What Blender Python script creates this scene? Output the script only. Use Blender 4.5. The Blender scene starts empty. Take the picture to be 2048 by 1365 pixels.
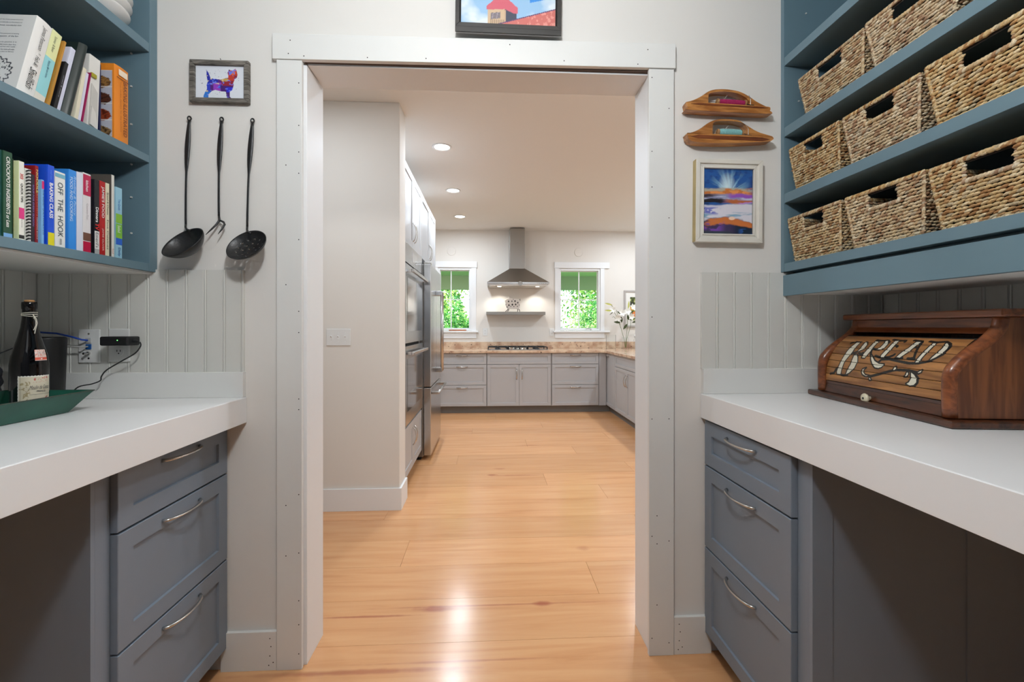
import bpy, bmesh, math, random
import numpy as np
from mathutils import Vector, Matrix
random.seed(7)
C = bpy.context.scene.collection
PI = math.pi
# ------------------------------------------------------------------ camera, world, lights, exposure
cam_d = bpy.data.cameras.new('camera'); cam = bpy.data.objects.new('camera', cam_d); C.objects.link(cam)
YAW = math.atan(47/900)
cam.location = (0, 0, 1.29); cam.rotation_euler = (PI/2, 0, -YAW)
cam_d.sensor_width = 36; cam_d.lens = 900/2048*36
cam_d.shift_y = -27.5/2048
cam_d.clip_start = 0.02
bpy.context.scene.camera = cam
vs = bpy.context.scene.view_settings
vs.view_transform = 'Standard'; vs.look = 'None'; vs.exposure = 0.0; vs.gamma = 1; vs.use_curve_mapping = False
w = bpy.data.worlds.new('world'); bpy.context.scene.world = w; w.use_nodes = True
nt = w.node_tree; bg = nt.nodes['Background']
sky = nt.nodes.new('ShaderNodeTexSky'); sky.sky_type = 'NISHITA'; sky.sun_disc = False
sky.sun_elevation = math.radians(50); sky.sun_rotation = math.radians(200)
nt.links.new(sky.outputs[0], bg.inputs[0]); bg.inputs[1].default_value = 0.8

def lamp(name, kind, loc, power, color=(1, 1, 1), size=0.3, rot=(0, 0, 0), **kw):
    d = bpy.data.lights.new(name, kind); d.energy = power; d.color = color
    if kind == 'AREA':
        d.shape = kw.get('shape', 'DISK'); d.size = size
        if 'size_y' in kw: d.size_y = kw['size_y']
        if 'spread' in kw: d.spread = kw['spread']
    elif kind in ('POINT', 'SPOT'):
        d.shadow_soft_size = size
        if kind == 'SPOT': d.spot_size = kw.get('spot', 2.4); d.spot_blend = 0.6
    o = bpy.data.objects.new(name, d); o.location = loc; o.rotation_euler = rot; C.objects.link(o); return o

lamp('sun', 'SUN', (0, 0, 10), 9.0, (1, .97, .9), rot=(math.radians(42), 0, math.radians(25)))
lamp('pantry_ceiling_lamp', 'POINT', (-.085, .42, 2.52), 58, (.93, .972, 1), size=.09)
lamp('fill_lamp_behind', 'AREA', (0, -1.3, 2.7), 2.0, (.95, .98, 1), size=.8, rot=(math.radians(35), 0, 0), shape='SQUARE')  # added fill light from behind the camera
KL = [(-.41, 3.99), (-.41, 5.25), (-.41, 6.48), (2.3, 3.99), (2.3, 5.25), (2.32, 6.48), (.9, 2.55), (-1.15, 2.45)]  # last two are added unseen lights, brightening the doorway and side hall
for i, (x, y) in enumerate(KL):
    lamp('kitchen_ceiling_lamp', 'AREA', (x, y, 2.862), 17 if i < 7 else 9, (.79, .895, 1), size=.13)
for x in (.17, .77):
    lamp('hood_lamp', 'SPOT', (x, 7.17, 1.925), 9, (1, .96, .88), size=.02, spot=2.3)

# ------------------------------------------------------------------ helpers
def lin(c):
    return tuple(((v/255)/12.92 if v/255 <= .04045 else ((v/255+.055)/1.055)**2.4) for v in c)
def new_mat(name):
    m = bpy.data.materials.new(name); m.use_nodes = True
    return m, m.node_tree, m.node_tree.nodes['Principled BSDF']
def mat(name, rgb, rough=.5, metal=0, noise=0, nscale=8, bump=0, bscale=60, vary=0, spec=None, coat=0, emit=None, estr=0, stretch=None):
    m, nt, b = new_mat(name); c = lin(rgb)
    b.inputs['Base Color'].default_value = (*c, 1); b.inputs['Roughness'].default_value = rough; b.inputs['Metallic'].default_value = metal
    if spec is not None: b.inputs['Specular IOR Level'].default_value = spec
    if coat: b.inputs['Coat Weight'].default_value = coat; b.inputs['Coat Roughness'].default_value = .12
    if emit: b.inputs['Emission Color'].default_value = (*lin(emit), 1); b.inputs['Emission Strength'].default_value = estr
    L = nt.links.new
    tc = nt.nodes.new('ShaderNodeTexCoord'); src = tc.outputs['Object']
    if stretch:
        mp = nt.nodes.new('ShaderNodeMapping'); mp.inputs['Scale'].default_value = stretch; L(src, mp.inputs[0]); src = mp.outputs[0]
    if noise or vary:
        hs = nt.nodes.new('ShaderNodeHueSaturation'); hs.inputs['Color'].default_value = (*c, 1)
        if noise:
            n = nt.nodes.new('ShaderNodeTexNoise'); n.inputs['Scale'].default_value = nscale; n.inputs['Detail'].default_value = 4
            L(src, n.inputs['Vector'])
            r = nt.nodes.new('ShaderNodeMapRange'); r.inputs[3].default_value = 1-noise; r.inputs[4].default_value = 1+noise
            r.inputs[1].default_value = .25; r.inputs[2].default_value = .75
            L(n.outputs[0], r.inputs[0])
            out = r.outputs[0]
        if vary:
            oi = nt.nodes.new('ShaderNodeObjectInfo'); r2 = nt.nodes.new('ShaderNodeMapRange')
            r2.inputs[3].default_value = 1-vary; r2.inputs[4].default_value = 1+vary; L(oi.outputs['Random'], r2.inputs[0])
            if noise:
                mu = nt.nodes.new('ShaderNodeMath'); mu.operation = 'MULTIPLY'; L(out, mu.inputs[0]); L(r2.outputs[0], mu.inputs[1]); out = mu.outputs[0]
            else: out = r2.outputs[0]
        L(out, hs.inputs['Value']); L(hs.outputs[0], b.inputs['Base Color'])
    if bump:
        n2 = nt.nodes.new('ShaderNodeTexNoise'); n2.inputs['Scale'].default_value = bscale; L(src, n2.inputs['Vector'])
        bp = nt.nodes.new('ShaderNodeBump'); bp.inputs['Strength'].default_value = bump; bp.inputs['Distance'].default_value = .002
        L(n2.outputs[0], bp.inputs['Height']); L(bp.outputs[0], b.inputs['Normal'])
    return m
def wood_mat(name, dark, light, scale=(1, 14, 14), rough=.35, coat=0, ink=False, vary=.1, nscale=6):
    m, nt, b = new_mat(name); L = nt.links.new
    tc = nt.nodes.new('ShaderNodeTexCoord'); oi = nt.nodes.new('ShaderNodeObjectInfo')
    ad = nt.nodes.new('ShaderNodeVectorMath'); ad.operation = 'ADD'; L(tc.outputs['Object'], ad.inputs[0])
    sc = nt.nodes.new('ShaderNodeVectorMath'); sc.operation = 'SCALE'; sc.inputs[3].default_value = 7
    cx = nt.nodes.new('ShaderNodeCombineXYZ'); L(oi.outputs['Random'], cx.inputs[0]); L(oi.outputs['Random'], cx.inputs[1]); L(oi.outputs['Random'], cx.inputs[2])
    L(cx.outputs[0], sc.inputs[0]); L(sc.outputs[0], ad.inputs[1])
    mp = nt.nodes.new('ShaderNodeMapping'); mp.inputs['Scale'].default_value = scale; L(ad.outputs[0], mp.inputs[0])
    n = nt.nodes.new('ShaderNodeTexNoise'); n.inputs['Scale'].default_value = nscale; n.inputs['Detail'].default_value = 6; n.inputs['Distortion'].default_value = .6
    L(mp.outputs[0], n.inputs['Vector'])
    cr = nt.nodes.new('ShaderNodeValToRGB'); cr.color_ramp.elements[0].color = (*lin(dark), 1); cr.color_ramp.elements[1].color = (*lin(light), 1)
    cr.color_ramp.elements[0].position = .36; cr.color_ramp.elements[1].position = .64
    L(n.outputs[0], cr.inputs[0])
    hs = nt.nodes.new('ShaderNodeHueSaturation'); r = nt.nodes.new('ShaderNodeMapRange'); r.inputs[3].default_value = 1-vary; r.inputs[4].default_value = 1+vary
    L(oi.outputs['Random'], r.inputs[0]); L(r.outputs[0], hs.inputs['Value']); L(cr.outputs[0], hs.inputs['Color'])
    out = hs.outputs[0]
    if ink:
        at = nt.nodes.new('ShaderNodeAttribute'); at.attribute_name = 'ink'
        mx = nt.nodes.new('ShaderNodeMix'); mx.data_type = 'RGBA'
        L(at.outputs['Alpha'], mx.inputs['Factor']); L(out, mx.inputs[6]); L(at.outputs['Color'], mx.inputs[7]); out = mx.outputs[2]
    L(out, b.inputs['Base Color']); b.inputs['Roughness'].default_value = rough
    if coat: b.inputs['Coat Weight'].default_value = coat; b.inputs['Coat Roughness'].default_value = .15
    return m
def print_mat(name, rough=.5, coat=0):
    m, nt, b = new_mat(name)
    at = nt.nodes.new('ShaderNodeAttribute'); at.attribute_name = 'ink'
    nt.links.new(at.outputs['Color'], b.inputs['Base Color']); b.inputs['Roughness'].default_value = rough
    if coat: b.inputs['Coat Weight'].default_value = coat; b.inputs['Coat Roughness'].default_value = .1
    return m
def tag(o, label=None, cat=None, group=None, kind=None):
    if label: o['label'] = label
    if cat: o['category'] = cat
    if group: o['group'] = group
    if kind: o['kind'] = kind
    return o
def obj(name, bm, m, parent=None, loc=(0, 0, 0), rot=(0, 0, 0), bevel=0, smooth=False, kind=None, label=None):
    if isinstance(bm, bmesh.types.BMesh):
        me = bpy.data.meshes.new(name); bm.normal_update(); bm.to_mesh(me); bm.free()
    else: me = bm
    if m is not None and not me.materials:
        for k in (m if isinstance(m, (list, tuple)) else [m]): me.materials.append(k)
    if smooth:
        me.shade_smooth()
    o = bpy.data.objects.new(name, me); o.location = loc; o.rotation_euler = rot; C.objects.link(o)
    if parent: o.parent = parent
    if bevel:
        b = o.modifiers.new('bevel', 'BEVEL'); b.width = bevel; b.segments = 2; b.limit_method = 'ANGLE'; b.angle_limit = .7
    if kind: o['kind'] = kind
    if label: o['label'] = label
    return o
def empty(name, loc=(0, 0, 0), rz=0, label=None, cat=None, group=None, kind=None):
    o = bpy.data.objects.new(name, None); o.empty_display_size = .05; o.location = loc; o.rotation_euler = (0, 0, rz); C.objects.link(o)
    return tag(o, label, cat, group, kind)
def box(bm, x0, x1, y0, y1, z0, z1, mi=0):
    if x0 > x1: x0, x1 = x1, x0
    if y0 > y1: y0, y1 = y1, y0
    if z0 > z1: z0, z1 = z1, z0
    v = [bm.verts.new(p) for p in ((x0, y0, z0), (x1, y0, z0), (x1, y1, z0), (x0, y1, z0), (x0, y0, z1), (x1, y0, z1), (x1, y1, z1), (x0, y1, z1))]
    for f in ((3, 2, 1, 0), (4, 5, 6, 7), (0, 1, 5, 4), (1, 2, 6, 5), (2, 3, 7, 6), (3, 0, 4, 7)):
        bm.faces.new([v[i] for i in f]).material_index = mi
    return v
def B(*boxes):
    bm = bmesh.new()
    for b in boxes: box(bm, *b)
    return bm
def lathe(prof, n=32, bm=None, cx=0, cy=0, close=False):
    bm = bm or bmesh.new(); rings = []
    for r, z in prof:
        if r < 1e-6: rings.append([bm.verts.new((cx, cy, z))])
        else: rings.append([bm.verts.new((cx+r*math.cos(2*PI*i/n), cy+r*math.sin(2*PI*i/n), z)) for i in range(n)])
    for a, b in zip(rings, rings[1:]):
        for i in range(n):
            j = (i+1) % n
            if len(a) == 1 and len(b) == 1: continue
            if len(a) == 1: f = (a[0], b[j], b[i])
            elif len(b) == 1: f = (a[i], a[j], b[0])
            else: f = (a[i], a[j], b[j], b[i])
            try: bm.faces.new(f)
            except ValueError: pass
    return bm
def tube(pts, rad, n=8, bm=None, flat=1.0, up=(0, 0, 1)):
    bm = bm or bmesh.new(); pts = [Vector(p) for p in pts]; rings = []
    R = rad if isinstance(rad, (list, tuple)) else [rad]*len(pts)
    prev = None
    for i, p in enumerate(pts):
        t = (pts[min(i+1, len(pts)-1)]-pts[max(i-1, 0)]).normalized()
        u = Vector(up) if prev is None else prev
        s = t.cross(u)
        if s.length < 1e-4: s = t.cross(Vector((1, .01, 0)))
        s.normalize(); u2 = s.cross(t).normalized(); prev = u2
        rings.append([bm.verts.new(p+(s*math.cos(2*PI*k/n)+u2*flat*math.sin(2*PI*k/n))*R[i]) for k in range(n)])
    for a, b in zip(rings, rings[1:]):
        for k in range(n):
            bm.faces.new((a[k], a[(k+1) % n], b[(k+1) % n], b[k]))
    bm.faces.new(rings[0][::-1]); bm.faces.new(rings[-1])
    return bm
def arc_pts(fn, n): return [fn(i/(n-1)) for i in range(n)]
def prism(poly, a0, a1, axis='x', bm=None):
    """extrude a polygon; axis x: poly=(y,z), axis y: poly=(x,z), axis z: poly=(x,y)"""
    bm = bm or bmesh.new()
    def P(p, a): return {'x': (a, p[0], p[1]), 'y': (p[0], a, p[1]), 'z': (p[0], p[1], a)}[axis]
    A = [bm.verts.new(P(p, a0)) for p in poly]; D = [bm.verts.new(P(p, a1)) for p in poly]
    n = len(poly)
    fs = [bm.faces.new(A), bm.faces.new(D[::-1])]
    for i in range(n): fs.append(bm.faces.new((A[i], D[i], D[(i+1) % n], A[(i+1) % n])))
    bmesh.ops.recalc_face_normals(bm, faces=fs)
    return bm
def paint(w, h, nx, nz, fn, curve=None, y=0, x0=0, z0=0, name='print'):
    """flat printed sheet facing -Y; fn(U,V) -> rgba arrays (linear), U,V in 0..1"""
    U, V = np.meshgrid(np.linspace(0, 1, nx+1), np.linspace(0, 1, nz+1))
    U = U.ravel(); V = V.ravel()
    co = np.stack([x0+U*w, np.full_like(U, y), z0+V*h], 1)
    if curve: co = curve(U, V)
    return grid_mesh(name, co, nx, nz, fn(U, V))
def grid_mesh(name, co, nx, nz, col):
    i = np.arange(nx*nz); r = i//nx; c = i % nx; a = r*(nx+1)+c
    faces = np.stack([a, a+1, a+nx+2, a+nx+1], 1)
    me = bpy.data.meshes.new(name); me.vertices.add(len(co)); me.vertices.foreach_set('co', co.astype('f').ravel())
    me.loops.add(faces.size); me.loops.foreach_set('vertex_index', faces.astype('i').ravel())
    me.polygons.add(len(faces)); me.polygons.foreach_set('loop_start', np.arange(0, faces.size, 4, dtype='i'))
    me.update(calc_edges=True)
    at = me.color_attributes.new('ink', 'FLOAT_COLOR', 'POINT'); at.data.foreach_set('color', col.astype('f').ravel())
    return me
def rgba(c, n, a=1.0):
    return np.tile(np.array([*lin(c), a]), (n, 1))
def inpoly(X, Y, poly):
    r = np.zeros(len(X), bool); n = len(poly)
    for i in range(n):
        x1, y1 = poly[i]; x2, y2 = poly[(i+1) % n]
        if y1 == y2: continue
        c = ((y1 > Y) != (y2 > Y)) & (X < (x2-x1)*(Y-y1)/(y2-y1)+x1); r ^= c
    return r
def segdist(X, Y, pts, closed=False):
    d = np.full(len(X), 1e9); P = list(pts)+([pts[0]] if closed else [])
    for (x1, y1), (x2, y2) in zip(P, P[1:]):
        dx, dy = x2-x1, y2-y1; L = dx*dx+dy*dy+1e-12
        t = np.clip(((X-x1)*dx+(Y-y1)*dy)/L, 0, 1); d = np.minimum(d, np.hypot(X-x1-t*dx, Y-y1-t*dy))
    return d
def mixc(col, mask, c):
    m = mask[:, None].astype(float) if mask.dtype == bool else mask[:, None]
    col[:, :3] = col[:, :3]*(1-m)+np.array(lin(c))*m
def nz2(X, Y, seed=0, oct=4):
    rs = np.random.RandomState(seed); out = np.zeros_like(X); amp = 1; tot = 0; f = 1
    for o in range(oct):
        g = rs.rand(64, 64); x = X*f; y = Y*f; xi = np.floor(x).astype(int); yi = np.floor(y).astype(int)
        fx = x-xi; fy = y-yi; fx = fx*fx*(3-2*fx); fy = fy*fy*(3-2*fy)
        a = g[yi % 64, xi % 64]; b = g[yi % 64, (xi+1) % 64]; c = g[(yi+1) % 64, xi % 64]; d = g[(yi+1) % 64, (xi+1) % 64]
        out += amp*((a*(1-fx)+b*fx)*(1-fy)+(c*(1-fx)+d*fx)*fy); tot += amp; amp *= .5; f *= 2
    return out/tot
def text(s, w, h, m, parent, origin, xdir, ydir, name='lettering', bold=0, shear=0, extr=.0001, label=None):
    """flat lettering fitted into w x h; origin = centre, xdir/ydir local unit vectors of the parent frame"""
    cu = bpy.data.curves.new('t', 'FONT'); cu.body = s; cu.size = 1; cu.extrude = 0; cu.offset = bold; cu.shear = shear; cu.resolution_u = 3
    o = bpy.data.objects.new('t', cu); C.objects.link(o)
    me = bpy.data.meshes.new_from_object(o.evaluated_get(bpy.context.evaluated_depsgraph_get()))
    bpy.data.objects.remove(o); n = len(me.vertices); co = np.empty(n*3, 'f'); me.vertices.foreach_get('co', co); co = co.reshape(-1, 3)
    mn = co.min(0); mx = co.max(0); sx = w/(mx[0]-mn[0]); sy = h/max(mx[1]-mn[1], 1e-6)
    X = Vector(xdir); Y = Vector(ydir)
    a = (co[:, 0]-(mn[0]+mx[0])/2)*sx; b = (co[:, 1]-(mn[1]+mx[1])/2)*sy
    out = np.array(origin)[None]+a[:, None]*np.array(X)[None]+b[:, None]*np.array(Y)[None]
    me.vertices.foreach_set('co', out.astype('f').ravel()); me.materials.clear(); me.update()
    return obj(name, me, m, parent, label=label)

# ------------------------------------------------------------------ materials
M = {}
M['wall'] = mat('wall_paint', (226, 223, 218), .85, bump=.05, bscale=300)
M['kwall'] = mat('kitchen_wall_paint', (228, 223, 216), .85, bump=.05, bscale=300)
M['ceil'] = mat('ceiling_paint', (232, 228, 222), .9)
M['trim'] = mat('white_trim_paint', (228, 228, 225), .45, noise=.015, nscale=5)
M['jamb'] = mat('white_jamb_paint', (236, 237, 238), .45)
M['bead'] = mat('beadboard_paint', (214, 213, 207), .45)
M['counter'] = mat('white_counter', (238, 238, 238), .32)
M['blue'] = mat('blue_shelf_paint', (101, 127, 139), .42, noise=.03, nscale=6)
M['slate'] = mat('slate_cabinet_paint', (123, 134, 147), .45, noise=.02, nscale=6)
M['under'] = mat('underside_paint', (222, 221, 217), .6)
M['kcab'] = mat('grey_cabinet_paint', (183, 183, 184), .45)
M['toe'] = mat('toe_kick_grey', (118, 116, 112), .6)
M['steel'] = mat('stainless_steel', (196, 196, 196), .24, metal=1, noise=.04, nscale=4, stretch=(1, 1, 60))
M['hoodsteel'] = mat('hood_steel', (160, 157, 152), .34, metal=1)
M['nickel'] = mat('brushed_nickel', (205, 203, 198), .25, metal=1)
M['chrome'] = mat('chrome', (220, 220, 220), .12, metal=1)
M['dark'] = mat('dark_gap', (22, 20, 19), .8)
M['blackglass'] = mat('oven_glass', (66, 64, 62), .06, spec=.9, coat=1)
M['iron'] = mat('forged_iron', (26, 26, 27), .42, bump=.5, bscale=90, spec=.6)
M['blackplastic'] = mat('black_plastic', (24, 25, 27), .42)
M['plate'] = mat('white_plastic', (228, 228, 226), .35)
M['nail'] = mat('nail_hole', (40, 36, 33), .9)
M['porcelain'] = mat('white_porcelain', (232, 230, 226), .12, coat=.4)
def seagrass():
    m, nt, b = new_mat('seagrass'); L = nt.links.new
    at = nt.nodes.new('ShaderNodeAttribute'); at.attribute_name = 'ink'; tc = nt.nodes.new('ShaderNodeTexCoord'); oi = nt.nodes.new('ShaderNodeObjectInfo')
    n = nt.nodes.new('ShaderNodeTexNoise'); n.inputs['Scale'].default_value = 260; L(tc.outputs['Object'], n.inputs['Vector'])
    r = nt.nodes.new('ShaderNodeMapRange'); r.inputs[1].default_value = .3; r.inputs[2].default_value = .7; r.inputs[3].default_value = .7; r.inputs[4].default_value = 1.15; L(n.outputs[0], r.inputs[0])
    r2 = nt.nodes.new('ShaderNodeMapRange'); r2.inputs[3].default_value = .8; r2.inputs[4].default_value = 1.12; L(oi.outputs['Random'], r2.inputs[0])
    hs = nt.nodes.new('ShaderNodeHueSaturation'); L(at.outputs['Color'], hs.inputs['Color']); L(r.outputs[0], hs.inputs['Value']); L(r2.outputs[0], hs.inputs['Saturation'])
    L(hs.outputs[0], b.inputs['Base Color']); b.inputs['Roughness'].default_value = .6
    bp = nt.nodes.new('ShaderNodeBump'); bp.inputs['Strength'].default_value = .4; bp.inputs['Distance'].default_value = .001; L(n.outputs[0], bp.inputs['Height']); L(bp.outputs[0], b.inputs['Normal']); return m
M['seagrass'] = seagrass()
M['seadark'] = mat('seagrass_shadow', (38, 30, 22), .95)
M['floor'] = None
def floor_mat():
    m, nt, b = new_mat('pine_plank'); L = nt.links.new
    g = nt.nodes.new('ShaderNodeNewGeometry'); oi = nt.nodes.new('ShaderNodeObjectInfo')
    cx = nt.nodes.new('ShaderNodeCombineXYZ')
    mu = nt.nodes.new('ShaderNodeMath'); mu.operation = 'MULTIPLY'; mu.inputs[1].default_value = 40; L(oi.outputs['Random'], mu.inputs[0]); L(mu.outputs[0], cx.inputs[0]); L(mu.outputs[0], cx.inputs[2])
    ad = nt.nodes.new('ShaderNodeVectorMath'); ad.operation = 'ADD'; L(g.outputs['Position'], ad.inputs[0]); L(cx.outputs[0], ad.inputs[1])
    mp = nt.nodes.new('ShaderNodeMapping'); mp.inputs['Scale'].default_value = (.7, 9, 1); L(ad.outputs[0], mp.inputs[0])
    n = nt.nodes.new('ShaderNodeTexNoise'); n.inputs['Scale'].default_value = 2.2; n.inputs['Detail'].default_value = 7; n.inputs['Roughness'].default_value = .55; n.inputs['Distortion'].default_value = .5; L(mp.outputs[0], n.inputs['Vector'])
    cr = nt.nodes.new('ShaderNodeValToRGB'); e = cr.color_ramp.elements
    e[0].color = (*lin((206, 146, 98)), 1); e[0].position = .25; e[1].color = (*lin((224, 171, 122)), 1); e[1].position = .68
    x = cr.color_ramp.elements.new(.45); x.color = (*lin((218, 161, 112)), 1); L(n.outputs[0], cr.inputs[0])
    hs = nt.nodes.new('ShaderNodeHueSaturation'); r = nt.nodes.new('ShaderNodeMapRange'); r.inputs[3].default_value = .93; r.inputs[4].default_value = 1.05
    L(oi.outputs['Random'], r.inputs[0]); L(r.outputs[0], hs.inputs['Value']); L(cr.outputs[0], hs.inputs['Color'])
    out = hs.outputs[0]
    # knots and pitch streaks: (x, y, half length, half width)
    for kx, ky, a, c, s in ((-.235, 2.075, .10, .022, .75), (.255, 2.09, .045, .02, .8), (.05, 2.09, .55, .007, .5), (-.55, 2.035, .25, .008, .7), (.03, 3.93, .05, .02, .7), (.24, 3.91, .22, .018, .45), (-.5, 1.71, .4, .014, .6), (-.1, 1.745, .35, .007, .45), (.55, 2.6, .04, .03, .3), (.43, 4.9, .12, .02, .3), (.1, 4.1, .05, .03, .3)):
        sb = nt.nodes.new('ShaderNodeVectorMath'); sb.operation = 'SUBTRACT'; sb.inputs[1].default_value = (kx, ky, 0); L(g.outputs['Position'], sb.inputs[0])
        ml = nt.nodes.new('ShaderNodeVectorMath'); ml.operation = 'MULTIPLY'; ml.inputs[1].default_value = (1/a, 1/c, 0); L(sb.outputs[0], ml.inputs[0])
        nn = nt.nodes.new('ShaderNodeTexNoise'); nn.inputs['Scale'].default_value = 14; L(g.outputs['Position'], nn.inputs['Vector'])
        ln = nt.nodes.new('ShaderNodeVectorMath'); ln.operation = 'LENGTH'; L(ml.outputs[0], ln.inputs[0])
        a2 = nt.nodes.new('ShaderNodeMath'); a2.operation = 'ADD'; L(ln.outputs['Value'], a2.inputs[0]); L(nn.outputs[0], a2.inputs[1])
        mr = nt.nodes.new('ShaderNodeMapRange'); mr.inputs[1].default_value = 1.7; mr.inputs[2].default_value = .9; mr.inputs[3].default_value = 0; mr.inputs[4].default_value = s; L(a2.outputs[0], mr.inputs[0])
        mx = nt.nodes.new('ShaderNodeMix'); mx.data_type = 'RGBA'; L(mr.outputs[0], mx.inputs['Factor']); L(out, mx.inputs[6]); mx.inputs[7].default_value = (*lin((166, 92, 68)), 1); out = mx.outputs[2]
    L(out, b.inputs['Base Color']); b.inputs['Roughness'].default_value = .2
    n2 = nt.nodes.new('ShaderNodeTexNoise'); n2.inputs['Scale'].default_value = 3; n2.inputs['Detail'].default_value = 3; L(g.outputs['Position'], n2.inputs['Vector'])
    bp = nt.nodes.new('ShaderNodeBump'); bp.inputs['Strength'].default_value = .25; bp.inputs['Distance'].default_value = .004; L(n2.outputs[0], bp.inputs['Height']); L(bp.outputs[0], b.inputs['Normal'])
    return m
M['floor'] = floor_mat()
def granite():
    m, nt, b = new_mat('pink_granite'); L = nt.links.new; tc = nt.nodes.new('ShaderNodeTexCoord')
    n = nt.nodes.new('ShaderNodeTexNoise'); n.inputs['Scale'].default_value = 9; n.inputs['Detail'].default_value = 5; L(tc.outputs['Object'], n.inputs['Vector'])
    cr = nt.nodes.new('ShaderNodeValToRGB'); e = cr.color_ramp.elements; e[0].color = (*lin((186, 148, 122)), 1); e[1].color = (*lin((222, 196, 168)), 1); e[0].position = .35; e[1].position = .6; L(n.outputs[0], cr.inputs[0])
    n2 = nt.nodes.new('ShaderNodeTexNoise'); n2.inputs['Scale'].default_value = 34; n2.inputs['Detail'].default_value = 3; L(tc.outputs['Object'], n2.inputs['Vector'])
    r = nt.nodes.new('ShaderNodeMapRange'); r.inputs[1].default_value = .64; r.inputs[2].default_value = .70; L(n2.outputs[0], r.inputs[0])
    mx = nt.nodes.new('ShaderNodeMix'); mx.data_type = 'RGBA'; L(r.outputs[0], mx.inputs['Factor']); L(cr.outputs[0], mx.inputs[6]); mx.inputs[7].default_value = (*lin((70, 48, 44)), 1)
    L(mx.outputs[2], b.inputs['Base Color']); b.inputs['Roughness'].default_value = .15
    return m
M['granite'] = granite()
def glass_mat(name, tint=(1, 1, 1), gloss=.12):
    m = bpy.data.materials.new(name); m.use_nodes = True; nt = m.node_tree; nt.nodes.clear()
    o = nt.nodes.new('ShaderNodeOutputMaterial'); t = nt.nodes.new('ShaderNodeBsdfTransparent'); t.inputs[0].default_value = (*tint, 1)
    g = nt.nodes.new('ShaderNodeBsdfGlossy'); g.inputs['Roughness'].default_value = .03; mx = nt.nodes.new('ShaderNodeMixShader')
    fr = nt.nodes.new('ShaderNodeLayerWeight'); fr.inputs[0].default_value = .05
    nt.links.new(fr.outputs['Fresnel'], mx.inputs[0]); nt.links.new(t.outputs[0], mx.inputs[1]); nt.links.new(g.outputs[0], mx.inputs[2]); nt.links.new(mx.outputs[0], o.inputs[0])
    return m
M['glass'] = glass_mat('window_glass'); M['clearglass'] = glass_mat('clear_glass', (.96, .97, .97))
M['print'] = print_mat('printed_paper', .55); M['printgloss'] = print_mat('printed_gloss', .35, .3)
def hexmat(rgb, rough=.45): return mat('coloured_%d_%d_%d' % rgb, rgb, rough)
_cm = {}
def cm(rgb, rough=.45):
    if (rgb, rough) not in _cm: _cm[(rgb, rough)] = hexmat(rgb, rough)
    return _cm[(rgb, rough)]

# ------------------------------------------------------------------ shell
WY = 1.75; WYB = 1.91; CZ = 2.88; KB = 7.37
floor = obj('floor', B((-3.1, 3.3, -1.75, KB+.1, -.08, -.006)), mat('subfloor', (132, 70, 44), .8)); floor['kind'] = 'structure'
joints = {-12: [.4], -11: [-.9], -10: [.7], 0: [1.1], 1: [.535], 2: [-.475], 3: [1.0], 4: [-.70], 5: [.9], 6: [.48, -2.0], 7: [1.3], 8: [-.3], 9: [.9], 10: [.42], 11: [1.4], 12: [-.2], 13: [.7], 14: [1.2], 15: [0.1], 16: [.8]}
for k in range(-12, 19):
    y0 = 1.852+.3*k; y1 = y0+.2987
    if y1 > KB: y1 = KB
    xs = [-3.0]+sorted(joints.get(k, [random.uniform(-1.5, 1.5)]))+[3.2]
    for a, c in zip(xs, xs[1:]):
        obj('plank', B((a+.0005, c-.0008, y0, y1, -.02, 0)), M['floor'], floor, bevel=0)
def struct(name, bm, m, **k):
    o = obj(name, bm, m, **k); o['kind'] = 'structure'; return o
struct('ceiling', B((-3.1, 3.3, -1.75, KB+.13, CZ, CZ+.1)), M['ceil'])
struct('wall_front', B((-3.1, -.705, WY, WYB, -.02, CZ), (.644, 3.3, WY, WYB, -.02, CZ), (-.705, .644, WY, WYB, 2.31, CZ)), M['wall'])
struct('wall_left', B((-1.757, -1.657, -1.75, WY, -.02, CZ)), M['wall'])
struct('wall_right', B((1.597, 1.697, -1.75, WY, -.02, CZ)), M['wall'])
struct('wall_rear', B((-1.757, 1.697, -1.85, -1.75, -.02, CZ)), M['slate'])
struct('wall_hall', B((-3.1, -3.0, WYB, 3.22, -.02, CZ)), M['kwall'])
struct('wall_nib', B((-3.1, -.628, 3.22, 3.44, -.02, CZ)), M['kwall'], bevel=.004)
struct('wall_kitchen_left', B((-1.45, -1.35, 3.44, KB, -.02, CZ)), M['kwall'])
struct('wall_kitchen_right', B((3.2, 3.3, WYB, KB, -.02, CZ)), M['kwall'])
WL = (-.792, -.310); WR = (1.190, 1.819); WZ = (1.262, 2.225)
def back_wall():
    x = [-1.45, WL[0]-.035, WL[1]+.035, WR[0]-.035, WR[1]+.035, 3.3]; z0, z1 = WZ[0]-.03, WZ[1]+.035
    return B((x[0], x[1], KB, KB+.13, -.02, CZ), (x[1], x[2], KB, KB+.13, -.02, z0), (x[1], x[2], KB, KB+.13, z1, CZ), (x[2], x[3], KB, KB+.13, -.02, CZ),
             (x[3], x[4], KB, KB+.13, -.02, z0), (x[3], x[4], KB, KB+.13, z1, CZ), (x[4], x[5], KB, KB+.13, -.02, CZ))
struct('wall_back', back_wall(), M['kwall'])
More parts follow.
